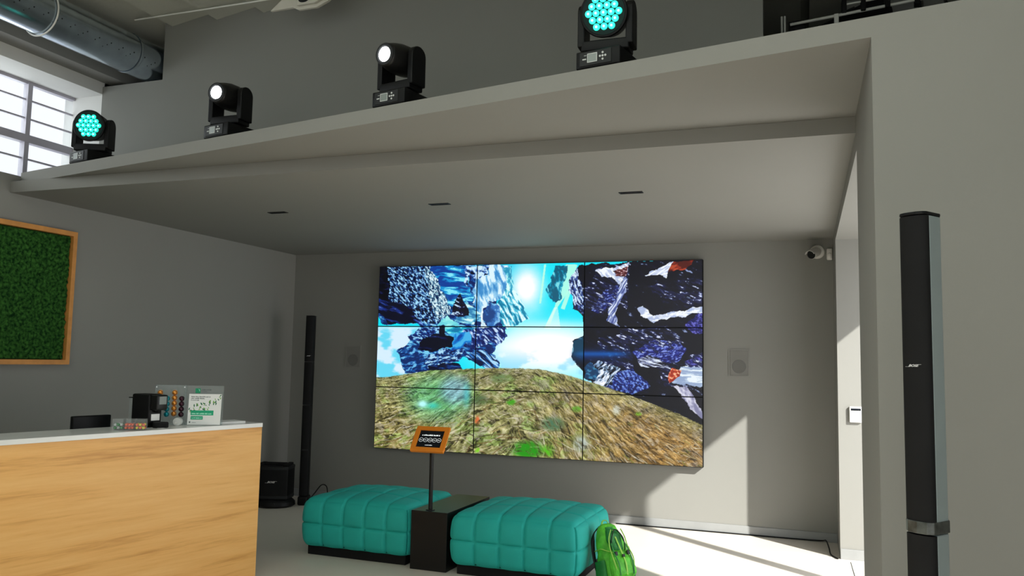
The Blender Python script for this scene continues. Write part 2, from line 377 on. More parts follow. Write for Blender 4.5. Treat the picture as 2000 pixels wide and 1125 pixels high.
    rock([(40, 80), (85, 80), (95, 260), (40, 330)], (0, 0, 8), (2, 5, 30), (10, 20, 70), .2, (20, 8), .6, 13)
    rock([(40, 250), (100, 255), (200, 300), (270, 378), (90, 378), (40, 320)], (2, 4, 28), (20, 44, 128), (110, 150, 225), .3, (70, 14), .56, 14)
    rock([(270, 80), (300, 80), (405, 290), (400, 330), (345, 350), (300, 250)], (10, 35, 80), (110, 170, 200), (222, 244, 250), 1.1, (9, 4), .46, 16)
    rock([(445, 215), (470, 260), (530, 330), (470, 345), (405, 330)], (3, 3, 22), (20, 30, 90), (195, 225, 250), .4, (24, 10), .58, 18)
    rock([(475, 80), (595, 80), (590, 125), (540, 150), (490, 130), (500, 190), (480, 180)], (2, 4, 30), (60, 110, 190), (205, 238, 255), .3, (24, 14), .5, 19)
    rock([(480, 250), (560, 320), (530, 385), (420, 370), (440, 345), (500, 330)], (40, 120, 175), (120, 205, 228), (215, 250, 250), .1, (60, 12), .44, 41)
    rock([(330, 388), (385, 338), (455, 390)], (105, 212, 225), (130, 230, 232), (160, 242, 240), 0, (40, 20), .5, 20)
    rock([(565, 350), (605, 255), (655, 290), (655, 370), (600, 395)], (25, 65, 130), (52, 116, 190), (130, 190, 235), 1.2, (44, 30), .5, 21)
    rock([(560, 320), (605, 252), (575, 300), (570, 370), (600, 400), (560, 395)], (190, 225, 245), (215, 240, 250), (245, 255, 255), 1.2, (44, 30), .5, 42)
    rock([(240, 395), (360, 392), (350, 440), (270, 475), (200, 450)], (12, 26, 88), (38, 92, 175), (150, 210, 245), .4, (16, 6), .5, 22)
    rock([(350, 392), (385, 392), (385, 450), (355, 460)], (2, 3, 20), (5, 10, 45), (20, 40, 100), .4, (16, 6), .6, 43)
    rock([(380, 392), (520, 392), (500, 432), (390, 425)], (10, 120, 168), (30, 185, 212), (130, 240, 242), .1, (40, 14), .45, 23)
    rock([(470, 400), (690, 388), (695, 440), (650, 490), (600, 470), (520, 500)], (8, 22, 88), (50, 95, 180), (200, 225, 250), .8, (20, 7), .5, 45)
    rock([(140, 515), (270, 470), (250, 520), (300, 540), (290, 600), (180, 630)], (10, 40, 100), (30, 92, 172), (110, 190, 235), -.3, (22, 8), .52, 24)
    rock([(270, 545), (360, 510), (470, 500), (460, 560), (380, 585), (290, 600)], (10, 26, 80), (50, 110, 185), (170, 220, 248), -.2, (14, 6), .47, 46)
    rock([(400, 420), (500, 410), (505, 460), (450, 510), (360, 500)], (10, 70, 165), (14, 130, 215), (70, 180, 235), -.8, (80, 30), .5, 28)
    rock([(250, 465), (320, 430), (420, 440), (420, 490), (320, 515), (240, 505)], (2, 4, 26), (8, 18, 74), (60, 90, 170), .1, (70, 12), .64, 25)
    rock([(290, 592), (455, 568), (470, 603), (380, 618), (300, 620)], (3, 8, 40), (15, 50, 120), (40, 90, 160), .1, (70, 14), .6, 26)
    rock([(480, 540), (560, 500), (620, 520), (655, 560), (650, 605), (590, 600), (540, 575)], (6, 16, 56), (30, 110, 195), (170, 220, 250), .65, (60, 6), .48, 27)
    # right rocks
    rock([(890, 200), (940, 75), (1000, 72), (960, 250), (920, 260)], (0, 90, 120), (0, 150, 185), (120, 220, 230), 1.3, (30, 12), .55, 30)
    rock([(1055, 72), (1700, 30), (1740, 960), (1500, 880), (1200, 720), (1085, 640), (1020, 540), (1030, 460), (1080, 430), (1080, 330), (1030, 300), (1020, 180)],
         (3, 4, 20), (8, 10, 38), (170, 190, 235), .45, (46, 12), .66, 31, hia=.85)
    rock([(1000, 150), (1050, 90), (1075, 200), (1085, 320), (1040, 300)], (4, 10, 50), (60, 90, 170), (215, 235, 250), 1.2, (16, 6), .47, 32)
    rock([(1120, 300), (1180, 210), (1290, 170), (1240, 260), (1160, 320)], (14, 22, 90), (45, 62, 160), (130, 150, 220), -.6, (9, 5), .5, 33)
    rock([(1330, 520), (1420, 450), (1560, 460), (1610, 500), (1560, 560), (1400, 580)], (14, 18, 95), (45, 58, 165), (130, 150, 225), -.2, (12, 5), .5, 34)
    rock([(1200, 690), (1250, 620), (1330, 600), (1420, 690), (1330, 730)], (10, 18, 80), (40, 62, 165), (125, 160, 230), .6, (10, 5), .5, 35)
    rock([(1590, 380), (1700, 290), (1700, 420), (1640, 420)], (14, 14, 80), (50, 50, 150), (110, 110, 200), .3, (10, 5), .5, 36)
    rock([(1600, 560), (1700, 520), (1700, 590), (1610, 590)], (14, 14, 80), (50, 50, 150), (110, 110, 200), .3, (10, 5), .5, 37)
    for P, sd in (([(1080, 200), (1180, 60), (1320, 60), (1300, 300), (1180, 330), (1085, 300)], 90), ([(1400, 180), (1700, 120), (1700, 300), (1480, 260)], 91), ([(1260, 400), (1500, 380), (1600, 470), (1500, 520), (1300, 520)], 92), ([(1150, 440), (1300, 430), (1340, 600), (1200, 620)], 93), ([(1430, 560), (1690, 520), (1690, 680), (1500, 690)], 94)):
        m_ = inpoly(P, jx, jy)*1.; t_ = fbm((X+.5*Y+20*fbm(X/50, Y/50, sd))/36, (Y-.4*X)/9, sd, 4)
        mixc((18, 22, 62), m_*sst(.42, .58, t_)); mixc((120, 135, 195), m_*sst(.66, .72, t_)*.8); mixc((225, 232, 255), m_*sst(.72, .76, t_))
    W_ = ((175, 190, 225), (205, 215, 238), (245, 250, 255))
    rock([(1355, 290), (1385, 280), (1440, 330), (1560, 310), (1700, 275), (1690, 310), (1560, 340), (1430, 360), (1370, 330)], *W_, -.15, (30, 8), .42, 50)
    rock([(1150, 100), (1310, 60), (1300, 120), (1270, 180), (1220, 140), (1170, 130)], *W_, .9, (30, 9), .45, 51)
    rock([(1390, 130), (1540, 55), (1500, 130), (1480, 125)], *W_, -.5, (40, 8), .4, 52)
    rock([(1210, 300), (1300, 130), (1312, 150), (1240, 330), (1270, 390), (1200, 350)], (70, 85, 150), (140, 155, 205), (215, 225, 245), -1.1, (40, 6), .47, 53)
    rock([(1350, 545), (1420, 530), (1500, 570), (1530, 605), (1440, 590), (1370, 580)], (10, 10, 30), (150, 160, 200), (225, 235, 250), .3, (40, 5), .5, 54)
    rock([(1100, 590), (1160, 560), (1280, 600), (1200, 690), (1150, 680)], (5, 8, 25), (140, 170, 205), (240, 245, 255), -.8, (24, 8), .5, 55)
    rock([(1080, 590), (1120, 570), (1160, 620), (1140, 660), (1090, 640)], (12, 55, 95), (20, 80, 130), (60, 130, 170), .4, (20, 10), .55, 56)
    rock([(1180, 660), (1215, 640), (1180, 690), (1130, 665)], (200, 215, 235), (225, 235, 245), (250, 250, 255), 0, (20, 10), .5, 57)
    rock([(1090, 395), (1110, 320), (1160, 330), (1200, 400), (1180, 440), (1120, 445), (1090, 420)], (2, 4, 18), (4, 8, 30), (10, 18, 50), 0, (40, 20), .6, 58)
    rock([(1535, 620), (1570, 590), (1700, 590), (1700, 690), (1600, 680), (1530, 660)], (150, 170, 205), (185, 205, 228), (235, 245, 252), .05, (80, 7), .45, 59)
    rock([(1540, 680), (1600, 690), (1690, 820), (1690, 860), (1620, 800)], (130, 130, 165), (185, 185, 210), (220, 220, 235), 1., (60, 20), .5, 60)
    rock([(1510, 640), (1530, 595), (1580, 600), (1570, 640), (1520, 665)], (150, 40, 25), (205, 75, 40), (250, 190, 150), .5, (14, 8), .52, 61)
    rock([(1540, 55), (1640, 48), (1600, 90), (1510, 115)], (80, 20, 14), (145, 42, 22), (180, 70, 40), -.3, (50, 16), .5, 62)
    rock([(1235, 95), (1305, 75), (1300, 130), (1240, 130)], (60, 20, 25), (120, 50, 50), (220, 190, 200), .2, (12, 6), .5, 63)
    mixc((0, 110, 205), .95*np.exp(-((Y-525)/11)**2)*sst(1010, 1080, X)*sst(1360, 1200, X)); mixc((0, 60, 140), .6*np.exp(-((Y-530)/32)**2)*sst(1000, 1080, X)*sst(1380, 1150, X))
    mixc((0, 95, 130), .75*inpoly([(1020, 540), (1030, 460), (1080, 435), (1085, 600), (1040, 575)], X, Y)*sst(600, 480, Y)*.8)
    # grass hill
    hx = [0, 60, 180, 300, 480, 640, 760, 860, 980, 1080, 1200, 1320, 1440, 1560, 1720]
    hy = [646, 648, 632, 612, 604, 598, 600, 604, 628, 656, 694, 735, 780, 825, 900]
    edge = np.interp(X, hx, hy)+8*(fbm(X/14, Y/9, 70)-.5)
    gm = sst(-3, 3, Y-edge); depth = np.clip((Y-edge)/400, 0, 1)
    # strands fan out from the middle of the hill
    ang = np.interp(X, [0, 300, 700, 1000, 1300, 1700], [-.35, -.45, -.1, .55, .62, .5]); ca, sa = np.cos(ang), np.sin(ang)
    ww = 34*(fbm(X/50, Y/36, 71)-.5)+10*(fbm(X/15, Y/12, 69)-.5)
    A = (ca*(X-800)+sa*(Y-640)+ww); B = (-sa*(X-800)+ca*(Y-640)+ww*.8)
    k = 1+.9*depth
    f1 = fbm(A/(22*k), B/(3.6*k), 72, 4); f2 = fbm(A/(46*k), B/(9*k), 75, 4); f3 = fbm((A*.8+B*.6)/(13*k), (B*.8-A*.6)/(3.2*k), 78, 3)
    str_ = np.clip(f1*.42+f2*.3+f3*.28, 0, 1); str_ = .5+(str_-.5)*1.5
    clump = fbm(X/90, Y/60, 77, 3); tone = fbm(X/36, Y/26, 88, 4)
    bl = (sst(700, 1500, X)*sst(-.1, .35, depth)+.35*sst(500, 100, X)*depth)[..., None]
    dark = np.array([74, 72, 40])*(1-bl)+np.array([72, 52, 24])*bl; mid = np.array([140, 138, 84])*(1-bl)+np.array([148, 112, 54])*bl; lit = np.array([196, 192, 146])*(1-bl)+np.array([206, 172, 112])*bl
    q1 = sst(.30, .52, str_)[..., None]; q2 = sst(.5, .72, str_)[..., None]
    col = (dark*(1-q1)+mid*q1)*(1-q2)+lit*q2
    col = col*(.72+.56*tone[..., None])/255
    t3 = (sst(.48, .62, clump)*.5*sst(1400, 900, X))[..., None]; col = col*(1-t3)+(col*np.array([.78, 1.05, .72]))*t3
    t4 = (sst(.70, .80, fbm(A/30, B/3.4, 83, 3))*.75)[..., None]; col = col*(1-t4)+np.array([228, 220, 196])/255*t4
    t5 = (sst(.36, .28, str_)*.6)[..., None]; col = col*(1-t5)+np.array([34, 30, 16])/255*t5
    pk = (sst(.58, .68, fbm(X/30+9, Y/24, 84, 3))*sst(.35, .5, f3)*.45)[..., None]; col = col*(1-pk)+np.array([178, 168, 160])/255*pk
    rs = random.Random(5)
    for _ in range(520):
        sx_ = rs.uniform(20, 1690); dd = rs.random()**.8; ey = float(np.interp(sx_, hx, hy)); sy_ = ey+10+dd*420
        ln = (12+46*dd)*rs.uniform(.5, 1.3); an = float(np.interp(sx_, [0, 300, 700, 1000, 1300, 1700], [-.35, -.45, -.1, .75, .7, .5]))+rs.gauss(0, .45 if 450 < sx_ < 1250 else .16)
        cs_, sn_ = math.cos(an), math.sin(an); wd_ = rs.uniform(.8, 1.5)+1.1*dd
        c_ = rs.choice(((232, 226, 204), (214, 200, 150), (186, 160, 104), (52, 44, 24), (66, 56, 30), (120, 138, 58), (200, 188, 170), (110, 78, 40)))
        sel = np.nonzero((np.abs(X-sx_) < ln) & (np.abs(Y-sy_) < ln))[0] if X.ndim == 1 else None
        if sel is None or not len(sel): continue
        lx_ = (X[sel]-sx_)*cs_+(Y[sel]-sy_)*sn_; ly_ = -(X[sel]-sx_)*sn_+(Y[sel]-sy_)*cs_-.006*lx_**2*rs.uniform(-1, 1)
        a_ = (np.exp(-(ly_/wd_)**2)*sst(1, .55, np.abs(lx_)/ln)*.8)[:, None]
        col[sel] = col[sel]*(1-a_)+np.array(c_)/255*a_
    for cx, cy, rx, ry, cc, a in ((800, 1010, 75, 42, (40, 150, 20), 1.), (905, 1015, 30, 30, (90, 190, 30), .8), (715, 770, 24, 16, (70, 160, 30), .8), (1048, 805, 26, 16, (90, 170, 40), .7),
                                  (930, 880, 60, 34, (70, 115, 85), .7), (545, 1010, 12, 14, (130, 210, 40), .9), (545, 865, 12, 22, (225, 110, 60), .8), (1250, 810, 22, 26, (215, 220, 205), .7),
                                  (1070, 980, 40, 40, (180, 195, 195), .6), (560, 760, 40, 30, (70, 95, 60), .6), (1360, 828, 16, 10, (120, 190, 40), .8), (660, 650, 50, 25, (90, 125, 75), .6)):
        q = (a*np.exp(-(((X-cx)/rx)**2+((Y-cy)/ry)**2)**2)*(.45+.9*sst(.35, .6, str_)))[..., None]; q = np.clip(q, 0, 1); col = col*(1-q)+np.array(cc)/255*q
    C = C*(1-gm[..., None])+col*gm[..., None]
    # coloured lens flare blobs of the film
    fl = np.exp(-(((X-340)/165)**2+((Y-745)/125)**2)**2)*gm; C = C*(1-fl[..., None]*.5)+np.array([70, 190, 130])/255*fl[..., None]*.5*(0.6+.9*str_[..., None])
    fl = np.exp(-(((X-430)/75)**2+((Y-710)/75)**2)**2)*gm; C = C*(1-fl[..., None]*.62)+np.array([140, 180, 225])/255*fl[..., None]*.62*(.6+.9*str_[..., None])
    mixc((70, 200, 215), .6*np.exp(-(((X-490)/18)**2+((Y-735)/60)**2))*gm)
    mixc((190, 255, 255), 1.2*np.exp(-(((X-268)/26)**2+((Y-782)/18)**2))); mixc((60, 225, 215), .7*np.exp(-(((X-320)/30)**2+((Y-790)/16)**2)))
    return np.clip(C, 0, 1)
def screen_material():
    m = bpy.data.materials.new('lit_display'); m.use_nodes = True; nt = m.node_tree; b = nt.nodes['Principled BSDF']
    b.inputs['Base Color'].default_value = (.01, .01, .012, 1); b.inputs['Roughness'].default_value = .35
    a = nt.nodes.new('ShaderNodeVertexColor'); a.layer_name = 'film'
    nt.links.new(a.outputs['Color'], b.inputs['Emission Color']); b.inputs['Emission Strength'].default_value = 1.0
    return m
M['screen'] = screen_material()
def video_wall():
    t = thing('video_wall', 'large three by three video wall showing blue rocks above a grassy hill', 'screen', (0, 0, SZ))
    pw, ph = SW/3, SH/3; nx, nz = 252, 142; bz = .0055
    for j in range(3):
        for i in range(3):
            x0 = -SW/2+i*pw; z0 = SH-(j+1)*ph
            c = G().box((x0+.001, -.075, z0+.001), (x0+pw-.001, -.001, z0+ph-.001)).out('display_panel', 'blkm', t)
            xs = np.linspace(x0+bz, x0+pw-bz, nx); zs = np.linspace(z0+bz, z0+ph-bz, nz)
            Xg, Zg = np.meshgrid(xs, zs); V = np.stack([Xg, np.full_like(Xg, -.0765), Zg], -1).reshape(-1, 3)
            idx = np.arange(nx*nz).reshape(nz, nx)
            F = np.stack([idx[:-1, :-1], idx[:-1, 1:], idx[1:, 1:], idx[1:, :-1]], -1).reshape(-1, 4)
            me = bpy.data.meshes.new('screen'); me.vertices.add(len(V)); me.vertices.foreach_set('co', V.ravel())
            me.loops.add(F.size); me.loops.foreach_set('vertex_index', F.ravel()); me.polygons.add(len(F)); me.polygons.foreach_set('loop_start', np.arange(len(F))*4)
            me.update(); me.validate()
            col = picture((Xg.ravel()+SW/2)/SW, 1-Zg.ravel()/SH)
            col = np.where(col <= .04045, col/12.92, ((col+.055)/1.055)**2.4)
            at = me.color_attributes.new('film', 'FLOAT_COLOR', 'POINT'); at.data.foreach_set('color', np.concatenate([col, np.ones((len(col), 1))], 1).ravel())
            o = bpy.data.objects.new('screen', me); COL.objects.link(o); me.materials.append(M['screen']); o.parent = c
video_wall()

# ------------------------------------------------------------------ quilted ottomans and the black box between
def quilted(wd, dp, h, nx, ny, nz, z0, dome=.05, rc=.06):
    """rounded block with stitched squares; front at y=0"""
    b = bmesh.new(); hw = wd/2
    def pt(face, s, t):
        # base point on a box and its seam coordinates
        if face == 'f': p = Vector((s*wd-hw, 0, t*h)); cs = (s*nx, t*nz)
        elif face == 'b': p = Vector((s*wd-hw, dp, t*h)); cs = (s*nx, t*nz)
        elif face == 'l': p = Vector((-hw, s*dp, t*h)); cs = (s*ny, t*nz)
        elif face == 'r': p = Vector((hw, s*dp, t*h)); cs = (s*ny, t*nz)
        elif face == 't': p = Vector((s*wd-hw, t*dp, h)); cs = (s*nx, t*ny)
        else: p = Vector((s*wd-hw, t*dp, 0)); cs = None
        return p, cs
    N = {'f': (0, -1, 0), 'b': (0, 1, 0), 'l': (-1, 0, 0), 'r': (1, 0, 0), 't': (0, 0, 1), 'd': (0, 0, -1)}
    cen = Vector((0, dp/2, h/2)); half = Vector((hw, dp/2, h/2))
    for face in 'fblrtd':
        U, V = (70, 34) if face in 'fblr' else (70, 60)
        grid = []
        for i in range(U+1):
            row = []
            for j in range(V+1):
                s, t = i/U, j/V; p, cs = pt(face, s, t); n = Vector(N[face])
                # round the edges: clamp to an inner box then push out
                q = p-cen; inner = Vector([max(-(half[k]-rc), min(half[k]-rc, q[k])) for k in range(3)])
                d = q-inner
                if d.length > 1e-9:
                    # superellipsoid like corner
                    dn = d.normalized(); p = cen+inner+dn*rc; n = dn
                up = max(0, (p.z/h))
                fx = 1-(2*(p.x)/wd)**2; fyv = 1-((p.y-dp/2)*2/dp)**2
                off = 0
                if cs is not None:
                    a = abs(cs[0]-round(cs[0])); c = abs(cs[1]-round(cs[1]))
                    if round(cs[1]) in (0,) and face != 't': c = .5 if cs[1] < .5 else c
                    cw = wd/nx if face in 'fbt' else dp/ny; ch = h/nz if face != 't' else dp/ny
                    ga = math.exp(-(a*cw/.008)**2); gc = math.exp(-(c*ch/.008)**2)
                    if face != 't' and cs[1] > nz-.2: gc = 0
                    if face == 't' and (cs[1] < .3 or cs[1] > ny-.3): gc = 0
                    if face == 't' and (cs[0] < .3 or cs[0] > nx-.3): ga *= .0
                    off = .011*math.sqrt(max(0, math.sin(PI*min(.5, a))))*math.sqrt(max(0, math.sin(PI*min(.5, c)))) - .008*max(ga, gc)
                p = p+n*off
                p.z += dome*max(0, fx)*max(0, fyv)**.8*up**3
                # belly of the sides
                bl = .02*math.sin(PI*min(1, max(0, p.z/h)))
                p.x += bl*(1 if p.x > 0 else -1)*(abs(p.x)/hw)**4; p.y += bl*(1 if p.y > dp/2 else -1)*(abs(p.y-dp/2)/(dp/2))**4
                row.append(b.verts.new((p.x, p.y, p.z+z0)))
            grid.append(row)
        for i in range(U):
            for j in range(V):
                vs = (grid[i][j], grid[i+1][j], grid[i+1][j+1], grid[i][j+1])
                try: b.faces.new(vs)
                except ValueError: pass
    bmesh.ops.remove_doubles(b, verts=b.verts, dist=.0016)
    g = G.__new__(G); g.b = b; return g
def ottoman(label, x, y, rz, wd, dp):
    t = thing('ottoman', label, 'ottoman', (x, y, 0), rz, 'teal quilted ottomans')
    quilted(wd, dp, .385, 5, 3, 2, .068).out('cushion', 'teal', t, smooth=50)
    G().rbox((-wd/2+.035, .035, 0), (wd/2-.035, dp-.035, .075), .006).out('plinth', 'blkm', t)
    return t
ottoman('teal quilted ottoman left of the black box, nearer the desk', -.672, -2.41, math.radians(-1.), .98, .86)
ottoman('teal quilted ottoman right of the black box with the green backpack against it', .712, -2.49, math.radians(-1.), .99, .9)
t = thing('side_table', 'black box table between the two teal ottomans', 'table', (.013, -2.455, 0), math.radians(-1.))
G().rbox((-.155, 0, 0), (.155, .86, .447), .003, 2).out('body', 'blkg', t)
# tablet kiosk on a thin post
t = thing('tablet_stand', 'tablet in an orange frame on a thin black post standing on the black box', 'tablet stand', (-.01, -2.385, .447), math.radians(6))
G().cyl((0, 0, .006), (0, 0, .46), .0165, seg=24).out('post', 'blkg', t, smooth=40)
G().lathe([(.035, 0), (.035, .006)], 28).out('base_plate', 'blkg', t, smooth=40)
tilt = math.radians(-38)
MX = T(-.012, -.01, .545) @ rotz(math.radians(-4)) @ rotx(tilt)
# frame built standing in XZ facing -Y
g = G()
for lo, hi in (((-.14, -.012, -.115), (.14, .014, -.078)), ((-.14, -.012, .078), (.14, .014, .115)), ((-.14, -.012, -.078), (-.103, .014, .078)), ((.103, -.012, -.078), (.14, .014, .078))): g.box(lo, hi, MX)
bmesh.ops.remove_doubles(g.b, verts=g.b.verts, dist=1e-5)
fr = g.out('frame', 'orange', t, bevel=.003); fr['label'] = 'orange wooden frame'
sc_ = G().box((-.1035, -.004, -.0785), (.1035, .010, .0785), MX).out('tablet', 'navy', t)
g = G()
def illegible(g, x0, x1, z, h, mx, y=-.0048, seed=1):
    rr = random.Random(seed); x = x0
    while x < x1-.002:
        wd = rr.uniform(.5, 1.0)*h; hh = h*rr.choice((.7, 1, 1, .85))
        g.box((x, y-.0004, z-h/2), (min(x+wd, x1), y, z-h/2+hh), mx); x += wd+h*rr.choice((.18, .18, .18, .6))
illegible(g, -.078, .078, .036, .011, MX, seed=4); g.out('on_screen_text', 'tabt', sc_); g = G(); illegible(g, -.03, .03, -.055, .006, MX, seed=6)
g.out('on_screen_text', 'tabt', sc_)
for i in range(5):
    g = G(); cx = -.076+i*.038
    n = 28; ro, ri = .0185, .0165
    vo = [g.b.verts.new(MX @ Vector((cx+ro*math.cos(2*PI*k/n), -.0052, -.008+ro*math.sin(2*PI*k/n)))) for k in range(n)]
    vi = [g.b.verts.new(MX @ Vector((cx+ri*math.cos(2*PI*k/n), -.0052, -.008+ri*math.sin(2*PI*k/n)))) for k in range(n)]
    for k in range(n): g.b.faces.new((vo[k], vo[(k+1) % n], vi[(k+1) % n], vi[k]))
    illegible(g, cx-.010, cx+.010, -.008, .0045, MX, seed=20+i); g.out('menu_icon', 'tabt', sc_)
G().box((-.05, .012, -.05), (.05, .03, .04), MX).out('bracket', 'blk', t)

# ------------------------------------------------------------------ backpack
def spline(pts, n=6):
    P = []; pts = [Vector(p) for p in pts]
    for i in range(len(pts)-1):
        p0, p1, p2, p3 = pts[max(i-1, 0)], pts[i], pts[i+1], pts[min(i+2, len(pts)-1)]
        for k in range(n):
            q = k/n; P.append(.5*((2*p1)+(p2-p0)*q+(2*p0-5*p1+4*p2-p3)*q*q+(3*p1-p0-3*p2+p3)*q**3))
    return P+[pts[-1]]
def backpack():
    t = thing('backpack', 'bright green hiking backpack leaning on the right-hand ottoman', 'backpack', (1.465, -2.27, 0), math.radians(50)); t.scale = (.9, .9, .97)
    lean = T(0, 0, 0) @ rotx(math.radians(-20))     # local: front pocket towards -Y, back panel +Y (towards the ottoman)
    def shell(prof, mx, seg=28, pw=2.6, wob=.006, sd=0):
        g = G(); rings = []
        for cx, cy, rx, ry, z in prof:
            ring = []
            for k in range(seg):
                a = 2*PI*k/seg; c, s = math.cos(a), math.sin(a)
                x = cx+rx*math.copysign(abs(c)**(2/pw), c); y = cy+ry*math.copysign(abs(s)**(2/pw), s)
                n = mnoise.noise(Vector((x*14+sd, y*14, z*14)))*wob*2
                ring.append(g.b.verts.new(mx @ Vector((x+n*c, y+n*s, z))))
            rings.append(ring)
        for a, b in zip(rings, rings[1:]):
            for k in range(seg): g.b.faces.new((a[k], a[(k+1) % seg], b[(k+1) % seg], b[k]))
        g.b.faces.new(rings[0][::-1]); g.b.faces.new(rings[-1]); return g
    def lerpprof(keys, n=22):
        o = []
        for i in range(n):
            z = keys[0][4]+(keys[-1][4]-keys[0][4])*i/(n-1)
            for a, b in zip(keys, keys[1:]):
                if a[4] <= z <= b[4]+1e-9:
                    f = (z-a[4])/(b[4]-a[4]); f = f*f*(3-2*f); o.append(tuple(a[q]+(b[q]-a[q])*f for q in range(4))+(z,)); break
        return o
    body = shell(lerpprof([(0, 0, .10, .06, .01), (0, 0, .135, .088, .06), (0, 0, .14, .085, .2), (0, .01, .125, .07, .34), (0, .02, .09, .05, .43), (0, .025, .05, .028, .462)]), lean)
    body.out('body', 'pv', t, smooth=60)
    shell(lerpprof([(0, -.085, .085, .02, .03), (0, -.10, .112, .056, .07), (0, -.10, .108, .050, .16), (0, -.09, .092, .028, .225), (0, -.08, .06, .012, .25)]), lean, sd=5).out('front_pocket', 'pv', t, smooth=60)
    p = shell(lerpprof([(0, -.062, .035, .012, .22), (0, -.066, .06, .03, .26), (0, -.05, .07, .03, .36), (0, -.02, .045, .018, .43)]), lean, sd=9).out('top_panel', 'pvd', t, smooth=60); p['label'] = 'darker green upper panel'
    for sx in (-1, 1):
        shell(lerpprof([(sx*.135, 0, .02, .05, .03), (sx*.142, 0, .03, .062, .08), (sx*.14, 0, .022, .055, .19)]), lean, sd=12+sx).out('side_pocket', 'pvd', t, smooth=60)
        # shoulder strap arcs at the back, compression strap on the side
        g = G(); g.tube(spline([lean @ Vector((sx*.05, .05, .45)), lean @ Vector((sx*.085, .10, .40)), lean @ Vector((sx*.10, .12, .30)), lean @ Vector((sx*.11, .11, .18)), lean @ Vector((sx*.12, .07, .07))]), .016, 8, .35)
        g.out('shoulder_strap', 'dk', t, smooth=60)
        g = G(); g.tube(spline([lean @ Vector((sx*.136, .05, .27)), lean @ Vector((sx*.137, -.03, .275)), lean @ Vector((sx*.115, -.075, .255)), lean @ Vector((sx*.06, -.115, .225))]), .008, 6, .4)
        g.out('compression_strap', 'pvl', t, smooth=60)
        G().box((sx*.06-.012, -.137, .205), (sx*.06+.012, -.124, .235), lean).out('buckle', 'dk', t, bevel=.002)
        g = G(); g.tube(spline([lean @ Vector((sx*.05, -.10, .40)), lean @ Vector((sx*.08, -.095, .34)), lean @ Vector((sx*.09, -.10, .27)), lean @ Vector((sx*.10, -.135, .18)), lean @ Vector((sx*.085, -.14, .09))]), .005, 6)
        g.out('piping', 'pvl', t, smooth=60)
    for sx in (-.05, .0, .05):
        g = G(); g.tube(spline([lean @ Vector((sx, -.055, .40)), lean @ Vector((sx*1.3, -.088, .32)), lean @ Vector((sx*1.5, -.125, .23)), lean @ Vector((sx*1.4, -.158, .14)), lean @ Vector((sx*1.3, -.150, .06))]), .007, 6, .35)
        g.out('daisy_strap', 'pvd' if sx else 'pvl', t, smooth=60)
    g = G(); g.tube(spline([lean @ Vector((-.035, .03, .455)), lean @ Vector((-.02, .03, .487)), lean @ Vector((.02, .03, .487)), lean @ Vector((.035, .03, .455))]), .008, 6, .5); g.out('haul_loop', 'pvl', t, smooth=60)
    g = G(); g.tube(spline([lean @ Vector((-.07, -.08, .24)), lean @ Vector((-.06, -.1, .33)), lean @ Vector((0, -.09, .40)), lean @ Vector((.06, -.1, .33)), lean @ Vector((.07, -.08, .24))]), .0045, 6); g.out('zip', 'blk', t, smooth=60)
    g = G(); g.tube(spline([(.11, -.08, .06), (.15, -.17, .022), (.19, -.25, .008), (.22, -.32, .008), (.27, -.37, .008)]), .011, 6, .35); g.out('hip_belt', 'pvl', t, smooth=60)
    g = G(); g.tube(spline([(.06, -.13, .05), (.09, -.20, .012), (.11, -.27, .007), (.10, -.33, .007)]), .006, 6, .5); g.out('loose_strap', 'pvl', t, smooth=60)
    for z in (.13, .19): G().box((-.012, -.148, z), (.012, -.136, z+.02), lean).out('buckle', 'dk', t, bevel=.002)
backpack()

# ------------------------------------------------------------------ line array speakers
def bose(name, size, mx, parent, m='logo'):
    g = G(); g.text('BOSE', size, .0006, .45, mx, 1.25)
    # the slanting bars that run out of the first and last letters
    for a, b, z in ((-2.35, -1.2, -.36), (1.25, 2.5, .33)):
        g.prism([mx @ Vector((a*size, z*size, 0)), mx @ Vector((b*size, z*size, 0)), mx @ Vector((b*size, (z+.07)*size, 0)), mx @ Vector((a*size, (z+.07)*size, 0))], (mx.to_3x3() @ Vector((0, 0, .0008))))
    return g.out(name, m, parent)
def column(label, loc, rz, top, sections, near):
    t = thing('column_speaker', label, 'speaker', loc, rz, 'slim black column loudspeakers')
    wd, dp = (.090, .10) if near else (.096, .10)
    n = len(sections)-1
    for k in range(n):
        z0, z1 = sections[k], sections[k+1]
        # rounded front grille
        pts = [(-wd/2, .012, z0+.003)]
        for i in range(13):
            a = PI*(1-i/12); pts.append((wd/2*math.cos(a), .010-.022*math.sin(a), z0+.003))
        pts.append((wd/2, .012, z0+.003))
        pts = pts[1:-1]
        G().prism(pts+[(wd/2*.98, .02, z0+.003), (-wd/2*.98, .02, z0+.003)], (0, 0, z1-z0-.006)).out('grille', 'blkm', t, smooth=30)
        body = G().prism([(-wd/2, .02, z0+.001), (wd/2, .02, z0+.001), (wd/2*1.0, .085, z0+.001), (wd/2*.8, dp, z0+.001), (-wd/2*.8, dp, z0+.001), (-wd/2, .05, z0+.001)], (0, 0, z1-z0-.002)).out('housing', 'refl_side' if near else 'blk', t, bevel=.004)
        if near: body['label'] = 'column side coloured with its pale reflection'
    G().prism([(-wd/2-.001, .008, top), (-wd/2+.008, -.006, top), (-.02, -.0135, top), (.02, -.0135, top), (wd/2-.008, -.006, top), (wd/2+.001, .008, top), (wd/2+.001, .085, top), (wd/2*.8, dp+.001, top), (-wd/2*.8, dp+.001, top), (-wd/2-.001, .085, top)], (0, 0, .010)).out('top_cap', 'blk', t, bevel=.003)
    return t
